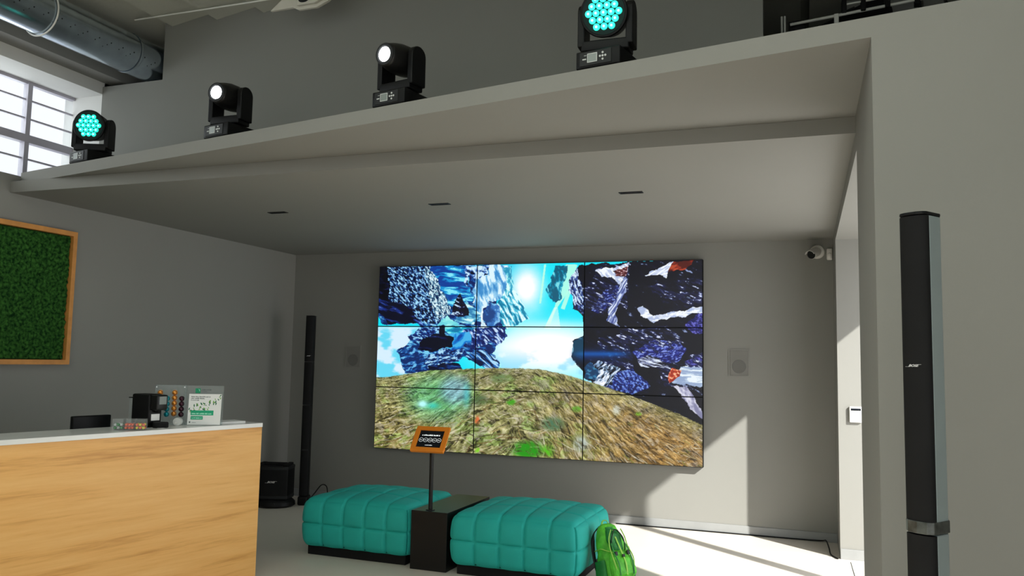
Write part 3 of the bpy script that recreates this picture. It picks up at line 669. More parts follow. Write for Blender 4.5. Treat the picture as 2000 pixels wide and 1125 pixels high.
# right, close to the visitor
zt = 2.108
t = column('tall column loudspeaker with reflection-coloured side in front of the right wall, taped at the joint', (3.096, -5.47, 0), math.radians(-36), zt, (.12, 1.118, zt), True)
bose('logo', .0105, T(0, -.0135, 1.632) @ UPRIGHT, t)
g = G()
prof = [(-.0475, .09), (-.048, .02), (-.0455, .004), (-.03, -.012), (0, -.0155), (.03, -.012), (.0455, .004), (.048, .02), (.048, .088), (.037, .103), (-.037, .103)]
g.prism([(x, y, 1.120) for x, y in prof], (0, 0, .037)); tp = g.out('tape_band', 'tape', t, bevel=.002); tp['label'] = 'crumpled shiny grey tape'
g = G(); g.rbox((-.14, -.14, 0), (.14, .22, .09), .03, 4); g.rbox((-.06, -.03, .08), (.06, .12, .125), .01, 2); g.out('base', 'blk', t, smooth=40)
# left, in the far corner
zt2 = 2.075
t = column('thin black column loudspeaker in the far left corner', (-2.44, -.50, 0), math.radians(20), zt2, (.10, 1.09, 1.57, zt2), False)
bose('logo', .011, T(0, -.0135, 1.635) @ UPRIGHT, t)
for z in (1.09, .60):
    G().box((-.03, -.018, z-.006), (.035, -.008, z+.006)).out('joint_clip', 'dk', t, bevel=.002)
g = G(); g.rbox((-.055, -.03, 0), (.055, .14, .10), .02, 4); g.out('base', 'blk', t, smooth=40)
# subwoofer on its round power stand
t = thing('power_stand', 'black round power base on the floor under the bass speaker', 'speaker base', (-2.695, -.66, 0), math.radians(17))
g = G(); g.lathe([(.20, 0), (.225, .02), (.222, .055), (.19, .085)], 40, Matrix.Diagonal((1, .85, 1, 1))); g.out('housing', 'blk', t, smooth=40)
G().lathe([(.011, 0), (.011, .006)], 12, T(.06, -.185, .05) @ rotx(PI/2)).out('knob', 'dk', t)
t = thing('subwoofer', 'black bass speaker with rounded front on its base in the far left corner', 'speaker', (-2.70, -.66, .0855), math.radians(17))
def rounded_plan(wd, d, bulge, z, n=14):
    pts = []
    for i in range(n+1):
        x = -wd/2+wd*i/n; pts.append((x, -d/2-bulge*(1-(2*x/wd)**2), z))
    return pts+[(wd/2, d/2, z), (-wd/2, d/2, z)]
G().prism(rounded_plan(.36, .24, .035, .0), (0, 0, .355)).out('cabinet', 'blk', t, smooth=30, bevel=.006)
G().prism(rounded_plan(.33, .24, .037, .05), (0, 0, .26)).out('grille', 'blkm', t, smooth=30)
G().prism(rounded_plan(.365, .24, .042, .315), (0, 0, .035)).out('top_band', 'dk', t, smooth=30, bevel=.004)
G().prism(rounded_plan(.365, .24, .042, .012), (0, 0, .032)).out('bottom_band', 'dk', t, smooth=30, bevel=.004)
g = G(); g.rbox((-.13, -.02, .350), (.13, .02, .385), .008); g.rbox((-.17, -.10, .350), (-.12, .10, .378), .006); g.rbox((.12, -.10, .350), (.17, .10, .378), .006); g.out('handle', 'blkm', t, smooth=40)
bose('logo', .027, T(0.01, -.159, .19) @ UPRIGHT, t)
# cables
def cable(name, pts, r, label, m='blk'):
    P = []
    pts = [Vector(p) for p in pts]
    for i in range(len(pts)-1):
        p0, p1, p2, p3 = pts[max(i-1, 0)], pts[i], pts[i+1], pts[min(i+2, len(pts)-1)]
        for k in range(8):
            s = k/8; P.append(.5*((2*p1)+(p2-p0)*s+(2*p0-5*p1+4*p2-p3)*s*s+(3*p1-p0-3*p2+p3)*s**3))
    P.append(pts[-1])
    return tag(G().tube(P, r, 7).out(name, m, smooth=60), label, 'cable')
cable('cable', [(-2.40, -.50, .02), (-2.36, -.40, .12), (-2.30, -.36, .21), (-2.22, -.38, .20), (-2.18, -.42, .10), (-2.16, -.46, .012), (-2.0, -.3, .008), (-1.7, -.1, .008)], .006, 'black cable looping beside the far left column speaker')
cable('cable', [(.95, -.03, .007), (1.6, -.024, .007), (2.3, -.022, .007), (2.78, -.022, .009), (2.90, -.06, .02), (2.93, -.2, .05), (2.95, -.42, .03), (2.96, -.56, .008), (3.0, -.68, .007), (3.015, -.70, .007)], .006, 'black cable along the foot of the screen wall, curling at the right corner')

# ------------------------------------------------------------------ wall fittings
def wall_speaker(label, x, z, w_, h_):
    t = thing('wall_speaker', label, 'speaker', (x, 0, z), 0, 'flush square wall speakers beside the screen')
    g = G()
    for lo, hi in (((-w_/2, -.008, -h_/2), (w_/2, 0, -h_/2+.012)), ((-w_/2, -.008, h_/2-.012), (w_/2, 0, h_/2)), ((-w_/2, -.008, -h_/2+.012), (-w_/2+.012, 0, h_/2-.012)), ((w_/2-.012, -.008, -h_/2+.012), (w_/2, 0, h_/2-.012))): g.box(lo, hi)
    g.out('frame', 'paint', t)
    G().box((-w_/2+.014, -.006, -h_/2+.014), (w_/2-.014, 0, h_/2-.014)).out('grille', 'grille', t)
    G().lathe([(.068, 0), (.064, .0025)], 36, T(0, -.0055, -.035) @ rotx(PI/2)).out('woofer', 'grillec', t)
wall_speaker('flush painted wall speaker left of the screen, in shade', -2.17, 1.635, .20, .265)
wall_speaker('flush painted wall speaker right of the screen', 2.159, 1.645, .20, .27)
# bullet camera
t = thing('security_camera', 'white bullet security camera in the top right corner of the screen wall', 'camera', (2.893, 0, 2.725))
G().lathe([(.066, 0), (.068, .012), (.060, .03), (.02, .036)], 36, rotx(PI/2)).out('mount', 'camw', t, smooth=40)
D = Vector((-.48, -.80, -.36)).normalized(); Q = Matrix.Translation((0, -.035, 0)) @ D.to_track_quat('Z', 'Y').to_matrix().to_4x4()
G().lathe([(.030, -.02), (.042, .01), (.044, .10), (.042, .115)], 32, Q).out('housing', 'camw', t, smooth=40)
g = G(); n = 20
for k in range(n):
    a0 = PI*.08+PI*.84*k/n; a1 = PI*.08+PI*.84*(k+1)/n
    P = [Q @ Vector((.048*math.cos(a), -.048*math.sin(a)*-1, z)) for a, z in ((a0, .02), (a1, .02), (a1, .145), (a0, .145))]
    P2 = [Q @ Vector((.045*math.cos(a), .045*math.sin(a), z)) for a, z in ((a0, .02), (a1, .02), (a1, .145), (a0, .145))]
    v = [g.b.verts.new(p) for p in P]; u_ = [g.b.verts.new(p) for p in P2]
    g.b.faces.new(v); g.b.faces.new(u_[::-1])
    for i in range(4): g.b.faces.new((v[i], v[(i+1) % 4], u_[(i+1) % 4], u_[i]))
g.out('sun_shield', 'camw', t)
G().lathe([(.040, .112), (.040, .119), (.02, .120)], 32, Q).out('lens_window', 'blkg', t, smooth=40)
t = thing('motion_sensor', 'small white motion sensor beside the security camera', 'sensor', (3.002, 0, 2.700))
g = G(); g.rbox((-.026, -.035, -.058), (.026, 0, .055), .012, 3); g.out('housing', 'camw', t, smooth=40)
g = G(); g.ball((0, -.03, -.018), .024, 1, .7, 1.3); g.out('lens', 'camw', t, smooth=60)
t = thing('alarm_keypad', 'white alarm keypad on the sunlit wall right of the screen wall', 'keypad', (3.172, YP, 1.222))
G().rbox((-.05, -.026, -.068), (.05, 0, .068), .006).out('housing', 'camw', t, smooth=40)
g = G().box((-.036, -.029, .034), (.042, -.025, .052)).out('display', 'navy', t); g['label'] = 'dark violet display'
# ceiling slots
def slot(label, x, y):
    t = thing('ceiling_slot_light', label, 'ceiling light', (x, y, HC), 0, 'slim recessed ceiling slots')
    g = G()
    for lo, hi in (((-.085, -.03, -.004), (.085, -.022, 0)), ((-.085, .022, -.004), (.085, .03, 0)), ((-.085, -.022, -.004), (-.077, .022, 0)), ((.077, -.022, -.004), (.085, .022, 0))): g.box(lo, hi)
    g.out('rim', 'blk', t); G().box((-.077, -.022, -.002), (.077, .022, 0)).out('opening', 'blkm', t)
slot('small black slot in the alcove ceiling, leftmost of the three', -1.452, -2.53)
slot('small black slot in the alcove ceiling, middle of the three', .067, -2.535)
slot('small black slot in the alcove ceiling, nearest the right', 1.606, -2.594)

# ------------------------------------------------------------------ framed moss panel
def moss_panel():
    t = thing('moss_picture', 'green moss picture in a honey wood frame on the left wall', 'picture', (XL, 0, 0))
    y0, y1, z0, z1 = -5.6, -3.18, 1.522, 2.625; fw, dp = .038, .052
    g = G()
    for a, b, c, d in ((y0, y1, z0, z0+fw), (y0, y1, z1-fw, z1), (y0, y0+fw, z0+fw, z1-fw), (y1-fw, y1, z0+fw, z1-fw)): g.box((0, a, c), (dp, b, d))
    bmesh.ops.remove_doubles(g.b, verts=g.b.verts, dist=1e-5); g.out('frame', 'wframe', t)
    b = bmesh.new(); ny, nz = 300, 130; rows = []
    for i in range(ny+1):
        row = []
        for j in range(nz+1):
            y = y0+fw+(y1-y0-2*fw)*i/ny; z = z0+fw+(z1-z0-2*fw)*j/nz
            h = .024+.018*mnoise.noise(Vector((y*26, z*26, 3)))+.010*mnoise.noise(Vector((y*60, z*60, 9)))
            if i in (0, ny) or j in (0, nz): h = .001
            row.append(b.verts.new((h, y, z)))
        rows.append(row)
    for i in range(ny):
        for j in range(nz): b.faces.new((rows[i][j], rows[i+1][j], rows[i+1][j+1], rows[i][j+1]))
    g = G.__new__(G); g.b = b; g.out('moss', 'moss', t, smooth=70)
moss_panel()

# ------------------------------------------------------------------ perforated duct and hangers
def duct():
    xc, zc, r = -2.53, 4.125, .163
    t = thing('ventilation_duct', 'galvanised round ventilation duct with rows of small holes under the ceiling', 'duct', (xc, 0, zc))
    mx = rotx(PI/2)
    G().lathe([(r, 1.2), (r, 12.9)], 64, mx, caps=False).out('pipe', 'galv', t, smooth=40)
    for y, n in ((-3.0, 'end_collar'),):
        pass
    G().lathe([(r+.004, 3.18), (r+.008, 3.19), (r+.008, 3.2), (r+.004, 3.21)], 64, mx, caps=False).out('seam', 'galv', t, smooth=40)
    # hanger ring
    for yy in (4.02, 6.6, 9.2):
        g = G(); g.tube([(math.cos(a)*(r+.012), -yy, math.sin(a)*(r+.012)) for a in [2*PI*k/60 for k in range(61)]], .006, 8)
        g.cyl((0, -yy, r+.01), (0, -yy, .34), .004); g.out('hanger', 'rod', t, smooth=40)
    # perforations: round black holes on the hall side
    g = G(); k = 0
    y = -3.05
    while y > -6.2:
        for q, a in enumerate((-18, -27, -36)):
            aa = math.radians(a+2*math.sin(k)); yy = y-.03*q
            if q == 2 and k % 2: continue
            m = T(0, yy, 0) @ roty(-aa) @ T(r-.0006, 0, 0) @ roty(PI/2)
            g.lathe([(.0055-.001*q, 0), (.005-.001*q, .0012)], 10, m)
        y -= .115; k += 1
    o = g.out('perforation', 'blkm', t); o['kind'] = 'stuff'
duct()
tag(G().cyl((-2.47, -3.2, 4.40), (-.6, -3.2, 4.395), .0065).out('ceiling_rod', 'rod', smooth=40), 'thin white rod crossing under the ceiling beside the duct', 'rod')
# cream steel bracket plate with an oval hole hanging under the ceiling
t = thing('ceiling_bracket', 'cream steel bracket plate with an oval hole hanging under the ceiling', 'bracket', (0, -3.3, 0))
g = G(); g.prism([(-1.045, 0, 4.247), (-.838, 0, 4.250), (-.79, 0, 4.225), (-.63, 0, 4.225), (-.535, 0, 4.262), (-.45, 0, 4.33), (-.45, 0, 4.41), (-.86, 0, 4.41), (-.93, 0, 4.335)], (0, .03, 0)); g.out('plate', 'cream', t, bevel=.006)
g = G(); g.prism([(-.79, -.03, 4.247), (-.63, -.03, 4.247), (-.55, -.03, 4.28), (-.55, -.03, 4.41), (-.79, -.03, 4.41)], (0, .03, 0)); g.out('stiffener', 'cream', t, bevel=.006)
G().prism([(-.725+.045*math.cos(a), -.031, 4.283+.022*math.sin(a)) for a in [2*PI*k/24 for k in range(24)]], (0, .0008, 0)).out('oval_hole', 'dk', t)

# ------------------------------------------------------------------ moving head lights on the ledge
def base_parts(t):
    g = G(); g.rbox((-.115, 0, .008), (.115, .22, .095), .006); g.out('base', 'blk', t, smooth=40)
    for sx in (-.09, .09):
        for y in (.025, .195): G().cyl((sx, y, 0), (sx, y, .009), .012).out('foot', 'blkm', t)
    b = G(); b.rbox((-.095, -.004, .018), (.072, .002, .088), .003); p = b.out('control_panel', 'dk', t)
    # grey outlined display, buttons, print
    g = G()
    for lo, hi in (((-.052, -.0065, .032), (.0, -.0045, .035)), ((-.052, -.0065, .073), (.0, -.0045, .076)), ((-.052, -.0065, .035), (-.049, -.0045, .073)), ((-.003, -.0065, .035), (.0, -.0045, .073))): g.box(lo, hi)
    g.out('display_rim', 'print', p)
    G().box((-.049, -.0055, .035), (-.003, -.0045, .073)).out('display', 'lcd', p)
    for x, z in ((.028, .055), (.014, .055), (.042, .055), (.028, .071), (.028, .039)):
        G().lathe([(.0055, 0), (.005, .002)], 14, T(x, -.004, z) @ rotx(PI/2)).out('button', 'print', p)
    g = G(); g.box((-.078, -.0048, .048), (-.058, -.0042, .054)); g.box((-.07, -.0048, .068), (-.056, -.0042, .070)); g.out('marking', 'print', p)
def moving_head(kind, label, x, pan, headpan, tiltd):
    yy = fy(x)+.012
    c = .115
    px, py = x+c*math.cos(FA), fy(x)+c*math.sin(FA)
    nx, ny = -math.sin(FA)*1, math.cos(FA)
    t = thing('moving_head_light', label, 'stage light', (px+nx*.012, py+ny*.012, ZT), FA+math.radians(pan), kind+' moving head lights on the ledge')
    base_parts(t)
    P = T(0, .11, 0) @ rotz(math.radians(headpan))
    g = G(); g.lathe([(.07, .095), (.075, .10), (.07, .108)], 32, T(0, .11, 0)); g.out('swivel', 'blkm', t, smooth=40)
    ZH = .300 if kind == 'wash' else .298
    aw = .118 if kind == 'wash' else .112
    g = G(); g.rbox((-aw, -.06, .106), (aw, .06, .160), .008, 3, P); yk = g.out('yoke', 'blk', t, smooth=40)
    for s in (-1, 1):
        # arm: rounded slab with domed top
        pts = []
        for k in range(13):
            a = PI*k/12; pts.append((0, -.06*math.cos(a)*-1 if False else .06*math.cos(a), ZH+.003+.055*math.sin(a)))
        pts = [(0, .06, .13)]+pts+[(0, -.06, .13)]
        x0 = s*aw-(.018 if s > 0 else .018)
        g = G(); g.prism([(x0, p[1], p[2]) for p in pts], (.036, 0, 0), P); g.out('arm', 'blk', t, bevel=.006)
    H = P @ T(0, 0, ZH) @ rotx(math.radians(90+tiltd))   # local +Z = beam direction
    if kind == 'spot':
        prof = [(.03, -.125), (.062, -.118), (.080, -.085), (.088, -.03), (.088, .03), (.080, .08), (.068, .125), (.060, .142), (.052, .146)]
        G().lathe(prof, 40, H).out('head', 'blkg', t, smooth=50)
        g = G(); g.lathe([(.060, .138), (.064, .146), (.060, .152), (.048, .152), (.046, .147)], 40, H, caps=False); g.out('lens_ring', 'dk', t, smooth=50)
        G().lathe([(.042, .1475), (.037, .152), (.022, .157), (.004, .159)], 32, H).out('lens', 'lens_w', t, smooth=60)
    else:
        prof = [(.03, -.10), (.07, -.092), (.096, -.06), (.104, 0), (.104, .05), (.112, .06), (.117, .085), (.113, .092), (.104, .092)]
        G().lathe(prof, 44, H).out('head', 'blk', t, smooth=50)
        pl = G().lathe([(.105, .0915), (.103, .094)], 44, H).out('led_plate', 'ledp', t)
        rows = [3, 4, 5, 4, 3]; pt = .037
        for r_, n in enumerate(rows):
            for k in range(n):
                lx = (k-(n-1)/2)*pt; ly = (r_-2)*pt*.866
                lm = H @ T(lx, ly, .094)
                le = G().lathe([(.0175, 0), (.0165, .004), (.011, .008), (.003, .0095)], 14, lm).out('led_lens', 'lens_t', t, smooth=60)
                G().lathe([(.007, .0), (.005, .0026), (.001, .0034)], 8, lm @ T(0, 0, .0075)).out('led_core', 'led_c', le)
    # vent slots, handle
    g = G()
    for k in range(4): g.box((-.03+.0*k, .2195, .03+.014*k), (.03, .2215, .036+.014*k))
    g.out('vent', 'dk', t)
    return t
moving_head('wash', 'moving head light with teal LED lenses at the window end of the ledge', -2.40, 0, 34, 8)
moving_head('spot', 'moving head light with a white beam, second from the window', -.915, 0, 12, 4)
moving_head('spot', 'moving head light with a white beam, right of the middle of the ledge', .487, 0, -2, 4)
moving_head('wash', 'moving head light with teal LED lenses, largest on the ledge, at its right', 1.742, 0, 12, 14)

# ------------------------------------------------------------------ rig and dark gear behind the ledge, right
t = thing('lighting_rail', 'thin pale double rail with black clips on posts above the ledge, right', 'rail', (0, 0, 0))
G().cyl((2.70, -2.5, 3.995), (3.75, -2.5, 4.09), .010).out('rail', 'rod', t); G().cyl((3.05, -2.52, 4.085), (3.75, -2.52, 4.13), .006).out('rail', 'rod', t)
for x in (2.665, 2.645): G().cyl((x, -2.5, ZT), (x, -2.5, 4.06), .007).out('post', 'rod', t)
G().rbox((2.985, -2.52, ZT), (3.015, -2.49, 4.03), .004).out('post', 'rod', t)
for x in (3.05, 3.17, 3.32, 3.5): G().rbox((x-.016, -2.53, 4.03), (x+.016, -2.46, 4.12), .005).out('clip', 'blk', t)
tag(G().rbox((2.69, -2.48, ZT), (2.80, -2.40, 4.03), .006).out('dimmer_box', 'blk'), 'upright black box behind the thin posts above the ledge', 'box')
tag(G().tube([(2.62, -2.2, 3.75), (2.85, -2.15, 3.98), (3.35, -2.1, 4.22)], .09, 20).out('cable_sleeve', 'blkm', smooth=50), 'fat black tube slanting up behind the upper wall end', 'tube')
tag(G().tube([(2.86, -2.42, 3.75), (2.93, -2.42, 3.93), (3.02, -2.42, 4.06), (3.12, -2.42, 4.10)], .007, 8).out('cable', 'dk', smooth=50), 'grey cable arching behind the thin rail', 'cable')
for k, (xa, xb, lb) in enumerate(((3.08, 3.34, 'left of three dim grey panels behind the thin rail'), (3.36, 3.62, 'middle of three dim grey panels behind the thin rail'), (3.64, 3.80, 'right of three dim grey panels behind the thin rail'))):
    p = thing('acoustic_panel', lb, 'panel', (0, 0, 0), 0, 'dim grey panels behind the rail')
    G().box((xa, -1.8+.05*k, 3.2), (xb, -1.77+.05*k, 4.42)).out('board', 'paint2', p, bevel=.006)
    G().box((xb-.02, -1.83+.05*k, 3.2), (xb, -1.801+.05*k, 4.42)).out('edge_strip', 'dk', p)
g = G(); g.ball((3.12, -2.3, 3.80), .13, 1.2, .6, .8); tag(g.out('drape', 'blkm', smooth=50), 'heap of black cloth behind the thin rail', 'cloth')

# ------------------------------------------------------------------ reception desk; local x along the front towards the far end, y back
DZ = 1.13
DA = math.atan2(.9735, .2286)
t = desk = thing('reception_desk', 'oak fronted reception desk with a white top on the left', 'desk', (-1.0128, -3.1946, 0), DA)
L = 4.6
G().box((-L, .022, .0), (.012, .046, DZ-.032)).out('front_panel', 'wood', t)
G().box((-.02, .046, 0), (.012, .40, DZ-.032)).out('end_panel', 'wood', t)
G().box((-L, .0, DZ-.030), (0.0, .40, DZ)).out('counter_top', 'quartz', t, bevel=.002)
G().box((-L, .40, .72), (-.02, .80, .75)).out('work_top', 'quartz', t)
G().box((-L, .38, .75), (-.02, .40, DZ-.032)).out('back_panel', 'quartz', t)
g = G(); g.box((-L, .7, 0), (-L+.03, .79, .72)); g.box((-.05, .7, 0), (-.02, .79, .72)); g.out('leg', 'quartz', t)
DM = Matrix.Translation((-1.0128, -3.1946, DZ)) @ rotz(DA)
def on_desk(a, d, z=0): return tuple(DM @ Vector((-a, d, z)))
# coffee machine; local -Y is its front
t = thing('coffee_machine', 'small black capsule coffee machine on the reception desk', 'coffee machine', on_desk(.757, .20), math.radians(84))
G().rbox((-.055, -.01, 0), (.055, .16, .222), .012, 3).out('body', 'blk', t, smooth=40)
G().rbox((-.045, -.075, .115), (.045, .0, .218), .010, 3).out('brew_head', 'blkg', t, smooth=40)
G().rbox((-.028, -.0765, .155), (.030, -.073, .208), .001, 1).out('front_window', 'lcd', t)
G().rbox((-.012, -.05, .098), (.012, -.02, .118), .003).out('spout', 'blkm', t)
G().box((-.034, -.0125, .045), (.034, -.0105, .088)).out('label_sticker', 'paper', t)
g = G(); g.lathe([(.048, 0), (.05, .004), (.05, .030), (.046, .036)], 36, T(0, -.065, 0)); g.out('drip_tray', 'blkm', t, smooth=40)
g = G(); g.rbox((-.04, .162, .02), (.04, .205, .19), .006); g.out('water_tank', 'acryl', t, smooth=40)
G().rbox((-.042, .16, .19), (.042, .207, .197), .002).out('tank_lid', 'blk', t)
# capsule rack with capsules
RW, RH = .205, .275
RQ = math.radians(33)
rk = on_desk(.55, .325)
t = thing('capsule_rack', 'clear acrylic rack of coffee capsules beside the coffee machine', 'rack', rk, RQ)
G().box((-RW/2, .0, 0), (RW/2, .005, RH)).out('back_sheet', 'acryl', t)
g = G(); g.box((-RW/2, -.034, 0), (RW/2, 0, .004)); g.box((-RW/2, -.034, 0), (-RW/2+.004, 0, RH)); g.box((RW/2-.004, -.034, 0), (RW/2, 0, RH)); g.box((-RW/2, -.034, RH-.004), (RW/2, 0, RH)); g.out('edge', 'acryl', t)
cols = [-.072, -.024, .024, .072]
g = G()
for cx in cols:
    for s in (-.020, .020): g.box((cx+s-.001, -.02, .03), (cx+s+.001, 0, RH-.02))
g.out('divider', 'acryl', t)
for sx in (-1, 1): G().lathe([(.005, 0), (.004, .003)], 12, T(sx*(RW/2-.01), -.036, RH-.012) @ rotx(PI/2)).out('screw', 'logo', t)
M['cap_t'] = mat('teal_foil', s2l(20, 150, 165), .25, metal=.6); M['cap_g'] = mat('gold_foil', s2l(215, 140, 60), .25, metal=.6); M['cap_p'] = mat('aubergine_foil', s2l(60, 20, 38), .25, metal=.5); M['cap_s'] = mat('silver_foil', (.6, .6, .6), .25, metal=.8)
RM = Matrix.Translation(rk) @ rotz(RQ)
def capsule(m):
    t = thing('coffee_capsule', 'x', 'coffee capsule')
    G().lathe([(.0185, 0), (.0185, .0015), (.0155, .003), (.0125, .018), (.006, .022)], 20, rotx(PI/2)).out('shell', m, t, smooth=40)
    G().lathe([(.0178, -.0012), (.0178, 0)], 20, rotx(PI/2)).out('rim_foil', 'cap_s', t)
    return t
caps = {'t': capsule('cap_t'), 'g': capsule('cap_g'), 'p': capsule('cap_p')}; used = set()
cname = {'t': 'teal', 'g': 'gold', 'p': 'dark purple'}
ordn = ['bottom', 'second from the bottom', 'third from the bottom', 'fourth from the bottom', 'top']
lay = [(1, 't', [.070, .107, .144, .181]), (2, 'g', [.075, .112, .149, .186, .223]), (3, 'p', [.070, .107, .144, .181])]
for ci, k, zs in lay:
    for q, z in enumerate(zs):
        o = caps[k] if k not in used else copy_tree(caps[k]); used.add(k)
        wo = ordn[q] if q < len(zs)-1 else 'top'
        tag(o, '%s coffee capsule, %s of its column in the acrylic rack' % (cname[k], wo), 'coffee capsule', cname[k]+' capsules in the rack')
        o.location = RM @ Vector((cols[ci], -.004, z)); o.rotation_euler = (0, 0, RQ)
o = copy_tree(caps['g']); tag(o, 'single gold coffee capsule high in the leftmost column of the rack', 'coffee capsule', 'gold capsules in the rack'); o.location = RM @ Vector((cols[0], -.004, .222)); o.rotation_euler = (0, 0, RQ)
# small white round scoop lying in front of the rack
t = thing('glass_cup', 'small pale round glass lying on its side in front of the rack', 'glass', on_desk(.555, .215, .028), math.radians(25))
G().lathe([(.012, -.012), (.027, 0), (.028, .03), (.027, .045)], 28, rotx(PI/2)).out('bowl', glassy('frosted_glass', (.95, .95, .93), .6, .3), t, smooth=50)
G().lathe([(.007, .0), (.007, .014)], 14, T(-.004, -.047, -.008) @ rotx(PI/2)).out('stem', 'camw', t)
# leaflet holder and leaflet
FQ = math.radians(27)
t = thing('leaflet_holder', 'clear acrylic leaflet stand with a small green square logo', 'leaflet holder', on_desk(.41, .135), FQ)
G().box((-.125, .0, 0), (.125, .004, .275)).out('back_sheet', 'acryl', t)
g = G(); g.box((-.125, -.022, 0), (.125, 0, .003)); g.box((-.125, -.022, 0), (.125, -.020, .02)); g.out('foot', 'acryl', t)
G().box((-.068, -.0015, .222), (-.034, -.0005, .256)).out('logo_square', 'gsq', t)
g = G(); sm = T(-.05, -.0018, .24) @ UPRIGHT
for k in range(4):
    a = -.3+k*.45; g.ball((.010*math.cos(a)+.0, .010*math.sin(a), 0), .0022, 1, 1, .3, 8, sm)
g.out('logo_star', 'mint', t)
g = G(); illegible(g, -.026, .040, .246, .007, Matrix.Identity(4), -.0005, 31); illegible(g, -.02, .01, .234, .004, Matrix.Identity(4), -.0005, 32); g.out('logo_text', 'ink', t)
t = thing('leaflet', 'white leaflet printed with green leaves and emerald bars in the acrylic stand', 'leaflet', on_desk(.438, .100, .0035), FQ)
lm = T(.0, -.0, 0) @ rotx(math.radians(-5)); W2, H2 = .222, .215
G().box((-W2/2, -.003, .0), (W2/2, .0, H2), lm).out('sheet', 'paper', t)
g = G()
for r_, (xe, z) in enumerate(((.035, .195), (.0, .183), (-.04, .171))): illegible(g, -.095, xe, z, .007, lm, -.0032, 41+r_)
g.box((-.1, -.0036, .013), (-.09, -.0032, .023), lm); illegible(g, -.08, -.05, .016, .003, lm, -.0032, 46); g.out('small_print', 'ink', t)
G().box((-.092, -.0042, .066), (.062, -.0033, .100), lm).out('printed_bar', 'gbar', t); G().box((-.09, -.0042, .036), (-.008, -.0033, .060), lm).out('printed_bar', 'gbar', t)
for a_ in ((-.084, .048, .077, .009, lm, -.0043, 51), (-.082, -.016, .047, .008, lm, -.0043, 52)):
    g = G(); illegible(g, *a_); g.out('bar_text', 'mint', t)
ra = random.Random(3); gA, gB = G(), G()
for k in range(34):
    s = k/33; bx = -.10+.205*s; bz = .105+.02*math.sin(4*s)+(.10*max(0, s-.55)/.45)
    x = bx+ra.uniform(-.012, .012); z = bz+ra.uniform(-.02, .025); x = max(-.104, min(.103, x)); z = min(.205, z)
    a = ra.uniform(0, PI); l = ra.uniform(.006, .012)
    pts = [(l*math.cos(q), .4*l*math.sin(q)) for q in [2*PI*i/10 for i in range(10)]]
    P = [(x+p*math.cos(a)-q*math.sin(a), -.0033, z+p*math.sin(a)+q*math.cos(a)) for p, q in pts]
    P = [(max(-.108, min(.108, p[0])), p[1], p[2]) for p in P]
    (gA if k % 2 else gB).prism(P, (0, -.0004, 0), lm)
gA.out('printed_leaves', 'leafA', t); gB.out('printed_leaves', 'leafB', t)
t = tag(G().rbox((-.10, -.08, 0), (.10, .08, .014), .001, 1).out('paper_stack', 'paper', loc=on_desk(.175, .18)), 'thin stack of white sheets lying at the right end of the desk', 'paper'); t.rotation_euler = (0, 0, DA-.15)
tag(G().prism([(0, 0, 0), (.05, -.012, 0), (.06, .02, 0), (.012, .026, 0)], (0, 0, .0012)).out('paper_scrap', 'paper', loc=on_desk(.79, .12)), 'small scrap of paper between the sweets jars and the coffee machine', 'paper')
# monitor behind the counter
t = thing('monitor', 'black monitor edge standing behind the desk counter, left', 'monitor', on_desk(1.01, .52, -.379), DA+math.radians(3))
G().rbox((-.135, -.02, .12), (.135, .02, .452), .008).out('screen_housing', 'blk', t, smooth=40)
g = G(); g.rbox((-.02, .02, .0), (.02, .05, .25), .005); g.rbox((-.1, -.06, 0), (.1, .1, .012), .004); g.out('stand', 'blk', t, smooth=40)
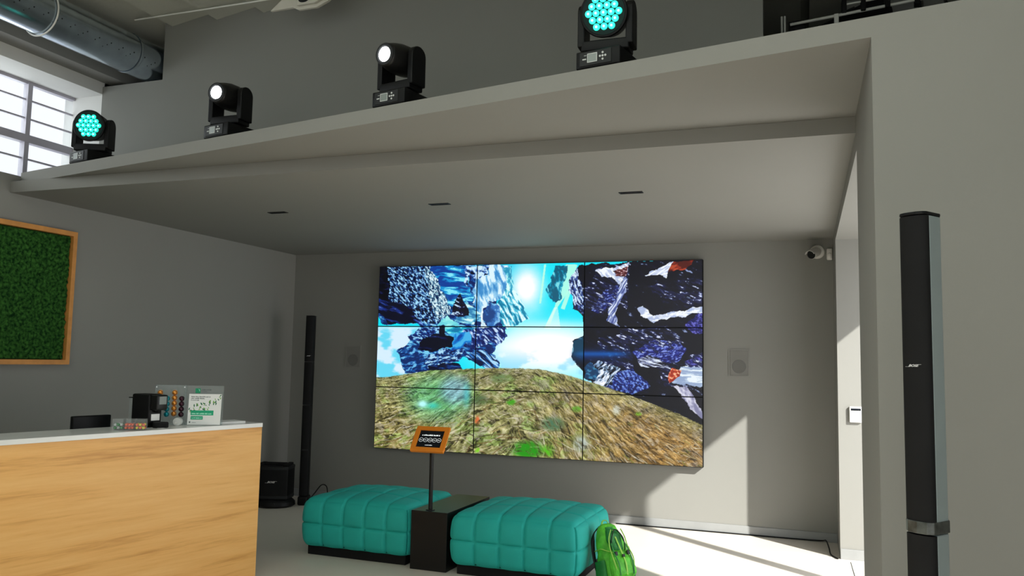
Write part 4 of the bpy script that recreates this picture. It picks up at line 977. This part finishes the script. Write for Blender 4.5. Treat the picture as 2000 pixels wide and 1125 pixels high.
# three clear sweets boxes
jar_lab = ['clear box of green and white sweets, left of the three', 'clear box of orange sweets, middle of the three', 'clear box of yellow and orange sweets, right of the three']
pal = [('sw_g', 'sw_w'), ('sw_o', 'sw_o'), ('sw_y', 'sw_o')]
M['sw_g'] = mat('green_wrapper', s2l(40, 150, 75), .3); M['sw_w'] = mat('white_wrapper', (.7, .7, .7), .3); M['sw_o'] = mat('orange_wrapper', s2l(250, 100, 45), .3); M['sw_y'] = mat('yellow_wrapper', s2l(235, 215, 30), .3)
cn = {'sw_g': 'green', 'sw_w': 'white', 'sw_o': 'orange', 'sw_y': 'yellow'}
protos = {}
JQ = math.radians(30)
jc = Vector(on_desk(.985, .11)); jd = Vector((math.cos(JQ), math.sin(JQ), 0))
for q in range(3):
    loc = jc+jd*(q-1)*.066
    t = thing('sweets_box', jar_lab[q], 'box', loc, JQ, 'clear sweets boxes')
    s_ = .032; hh = .072
    g = G(); g.box((-s_, -s_, 0), (s_, s_, .003)); g.out('bottom', 'acrylj', t)
    for lo, hi in (((-s_, -s_, .003), (s_, -s_+.002, hh)), ((-s_, s_-.002, .003), (s_, s_, hh)), ((-s_, -s_+.002, .003), (-s_+.002, s_-.002, hh)), ((s_-.002, -s_+.002, .003), (s_, s_-.002, hh))):
        G().box(lo, hi).out('side', 'acrylj', t)
    rr = random.Random(90+q); R2 = Matrix.Translation(loc) @ rotz(JQ)
    for k in range(12):
        lay_, j = divmod(k, 6 if q != 9 else 6)
        m = pal[q][(k+lay_) % 2]
        px = ((j % 3)-1)*.0195+rr.uniform(-.0005, .0005); py = ((j//3)-.5)*.026+rr.uniform(-.001, .001); pz = .0145+lay_*.0205
        if m not in protos:
            G_ = G(); G_.ball((0, 0, 0), .0098, 1, 1, .95, 12)
            for s in (-1, 1):
                G_.lathe([(.002, 0), (.0055, .004)], 8, T(0, s*.008, 0) @ rotx(-s*PI/2))
            o = protos[m] = G_.out('sweet', m, smooth=60)
        else:
            o = protos[m].copy(); COL.objects.link(o)
        o.location = R2 @ Vector((px, py, pz)); o.rotation_euler = (0, 0, JQ+rr.uniform(-.3, .3))
        tag(o, '%s wrapped sweet in the %s clear box' % (cn[m], ('left', 'middle', 'right')[q]), 'sweet', '%s sweets in the %s box' % (cn[m], ('left', 'middle', 'right')[q]))
